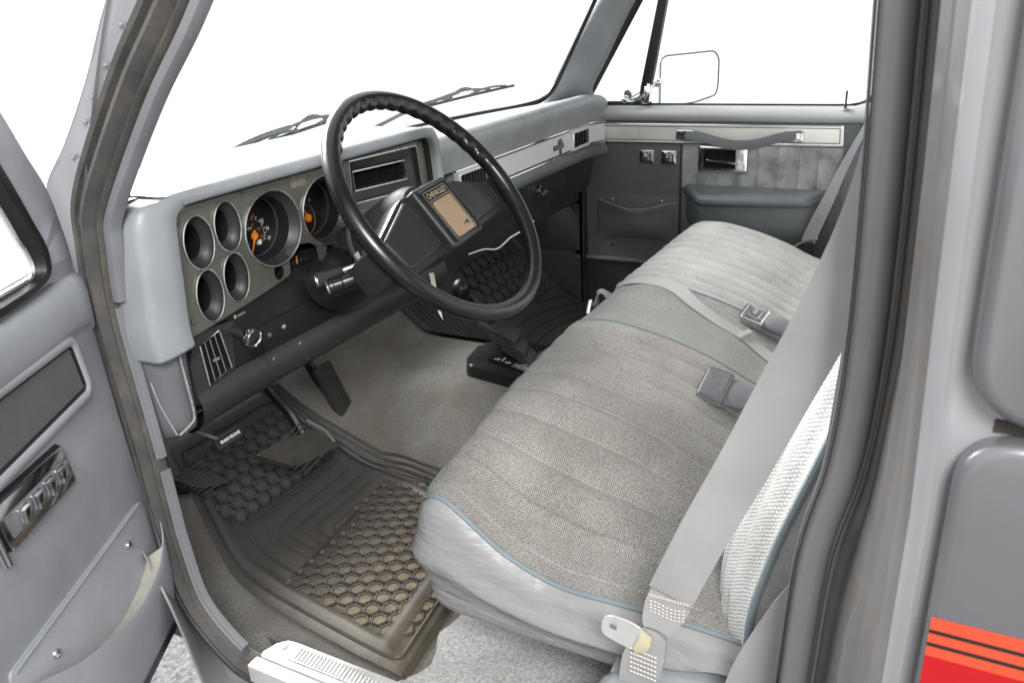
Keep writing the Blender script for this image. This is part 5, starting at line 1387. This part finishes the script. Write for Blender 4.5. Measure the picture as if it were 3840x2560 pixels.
fp = thing('floor_mat', 'dark rubber mat with hexagon cells deep in the passenger footwell', 'floor mat', (.55, .9, .05))
m = MB(); m.grid([[V((x, y, floor_z(x, y)+.010)) for x in [lerp(.14, .76, j/40) for j in range(41)]] for y in [lerp(.44, 1.10, k/40) for k in range(41)]])
m.build('mat_sheet', M['mat_far'], fp)
m = MB()
for d in (0, .022):
    q = rrect(.37+d, .86+d*.6, .745-d, 1.005-d*.6, .05, 5); P = []
    for i in range(len(q)):
        a, b = V(q[i]), V(q[(i+1) % len(q)]); k = max(1, int((b-a).length/.03)); P += [a.lerp(b, j/k) for j in range(k)]
    m.tube([V((p.x, p.y, floor_z(p.x, p.y)+.012)) for p in P], .004, 5, closed=True)
for k in range(7):
    P = [V((lerp(.22, .74, j/16), .62+.033*k+.05*math.sin(PI*j/16), 0)) for j in range(17)]
    m.tube([V((p.x, p.y, floor_z(p.x, p.y)+.011)) for p in P], .003, 5)
for k in range(7):
    P = [V((.155+.017*k+.02*math.sin(j*.3), lerp(.70, 1.05, j/10), 0)) for j in range(11)]
    m.tube([V((p.x, p.y, floor_z(p.x, p.y)+.011)) for p in P], .003, 5)
m.build('raised_ribs', M['mat_far'], fp)
hex_field(lambda x, y: .42 < x < .70 and .90 < y < 1.06, .042, M['mat_far'], M['mat_far'], fp, H=.0024)

# ================================================================== light and camera
w = bpy.data.worlds.new('World'); SC.world = w; w.use_nodes = True
bg = w.node_tree.nodes['Background']; bg.inputs[0].default_value = (1, 1, 1, 1); bg.inputs[1].default_value = WORLD
def area(name, loc, target, size, power, col=(1, 1, 1)):
    l = bpy.data.lights.new(name, 'AREA'); l.shape = 'RECTANGLE'; l.size, l.size_y = size; l.energy = power; l.color = col
    o = bpy.data.objects.new(name, l); o.location = loc; COL.objects.link(o)
    o.rotation_euler = (V(target)-V(loc)).to_track_quat('-Z', 'Y').to_euler(); return o
area('front_softbox_lamp', (.5, 3.4, 2.3), (0, .4, .4), (2.2, 1.6), FRONT)
area('softbox_lamp', (-2.3, -.9, 2.0), (-.3, .35, .3), (.9, .7), KEY)
cam = bpy.data.cameras.new('camera'); co = bpy.data.objects.new('camera', cam); COL.objects.link(co)
yaw, pit, rol = .4978, .3893, .0540
Fv = V((math.cos(yaw)*math.cos(pit), math.sin(yaw)*math.cos(pit), -math.sin(pit))); r0 = V((math.sin(yaw), -math.cos(yaw), 0)); d0 = Fv.cross(r0)
Rv = r0*math.cos(rol)+d0*math.sin(rol); Dv = d0*math.cos(rol)-r0*math.sin(rol)
mw = Matrix(((Rv.x, -Dv.x, -Fv.x, -1.3993), (Rv.y, -Dv.y, -Fv.y, -.1482), (Rv.z, -Dv.z, -Fv.z, .9005), (0, 0, 0, 1)))
co.matrix_world = mw
cam.sensor_fit = 'HORIZONTAL'; cam.sensor_width = 36; cam.lens = 3043.65/3840*36; cam.clip_start = .01; cam.clip_end = 200
cam.dof.use_dof = True; cam.dof.focus_distance = 1.45; cam.dof.aperture_fstop = 13
SC.camera = co
SC.render.engine = 'CYCLES'
SC.view_settings.view_transform = 'Standard'; SC.view_settings.look = 'None'; SC.view_settings.exposure = 0; SC.view_settings.gamma = 1
SC.cycles.use_denoising = True
SC.cycles.max_bounces = 10; SC.cycles.transparent_max_bounces = 12; SC.cycles.diffuse_bounces = 5
SC.cycles.sample_clamp_indirect = 6
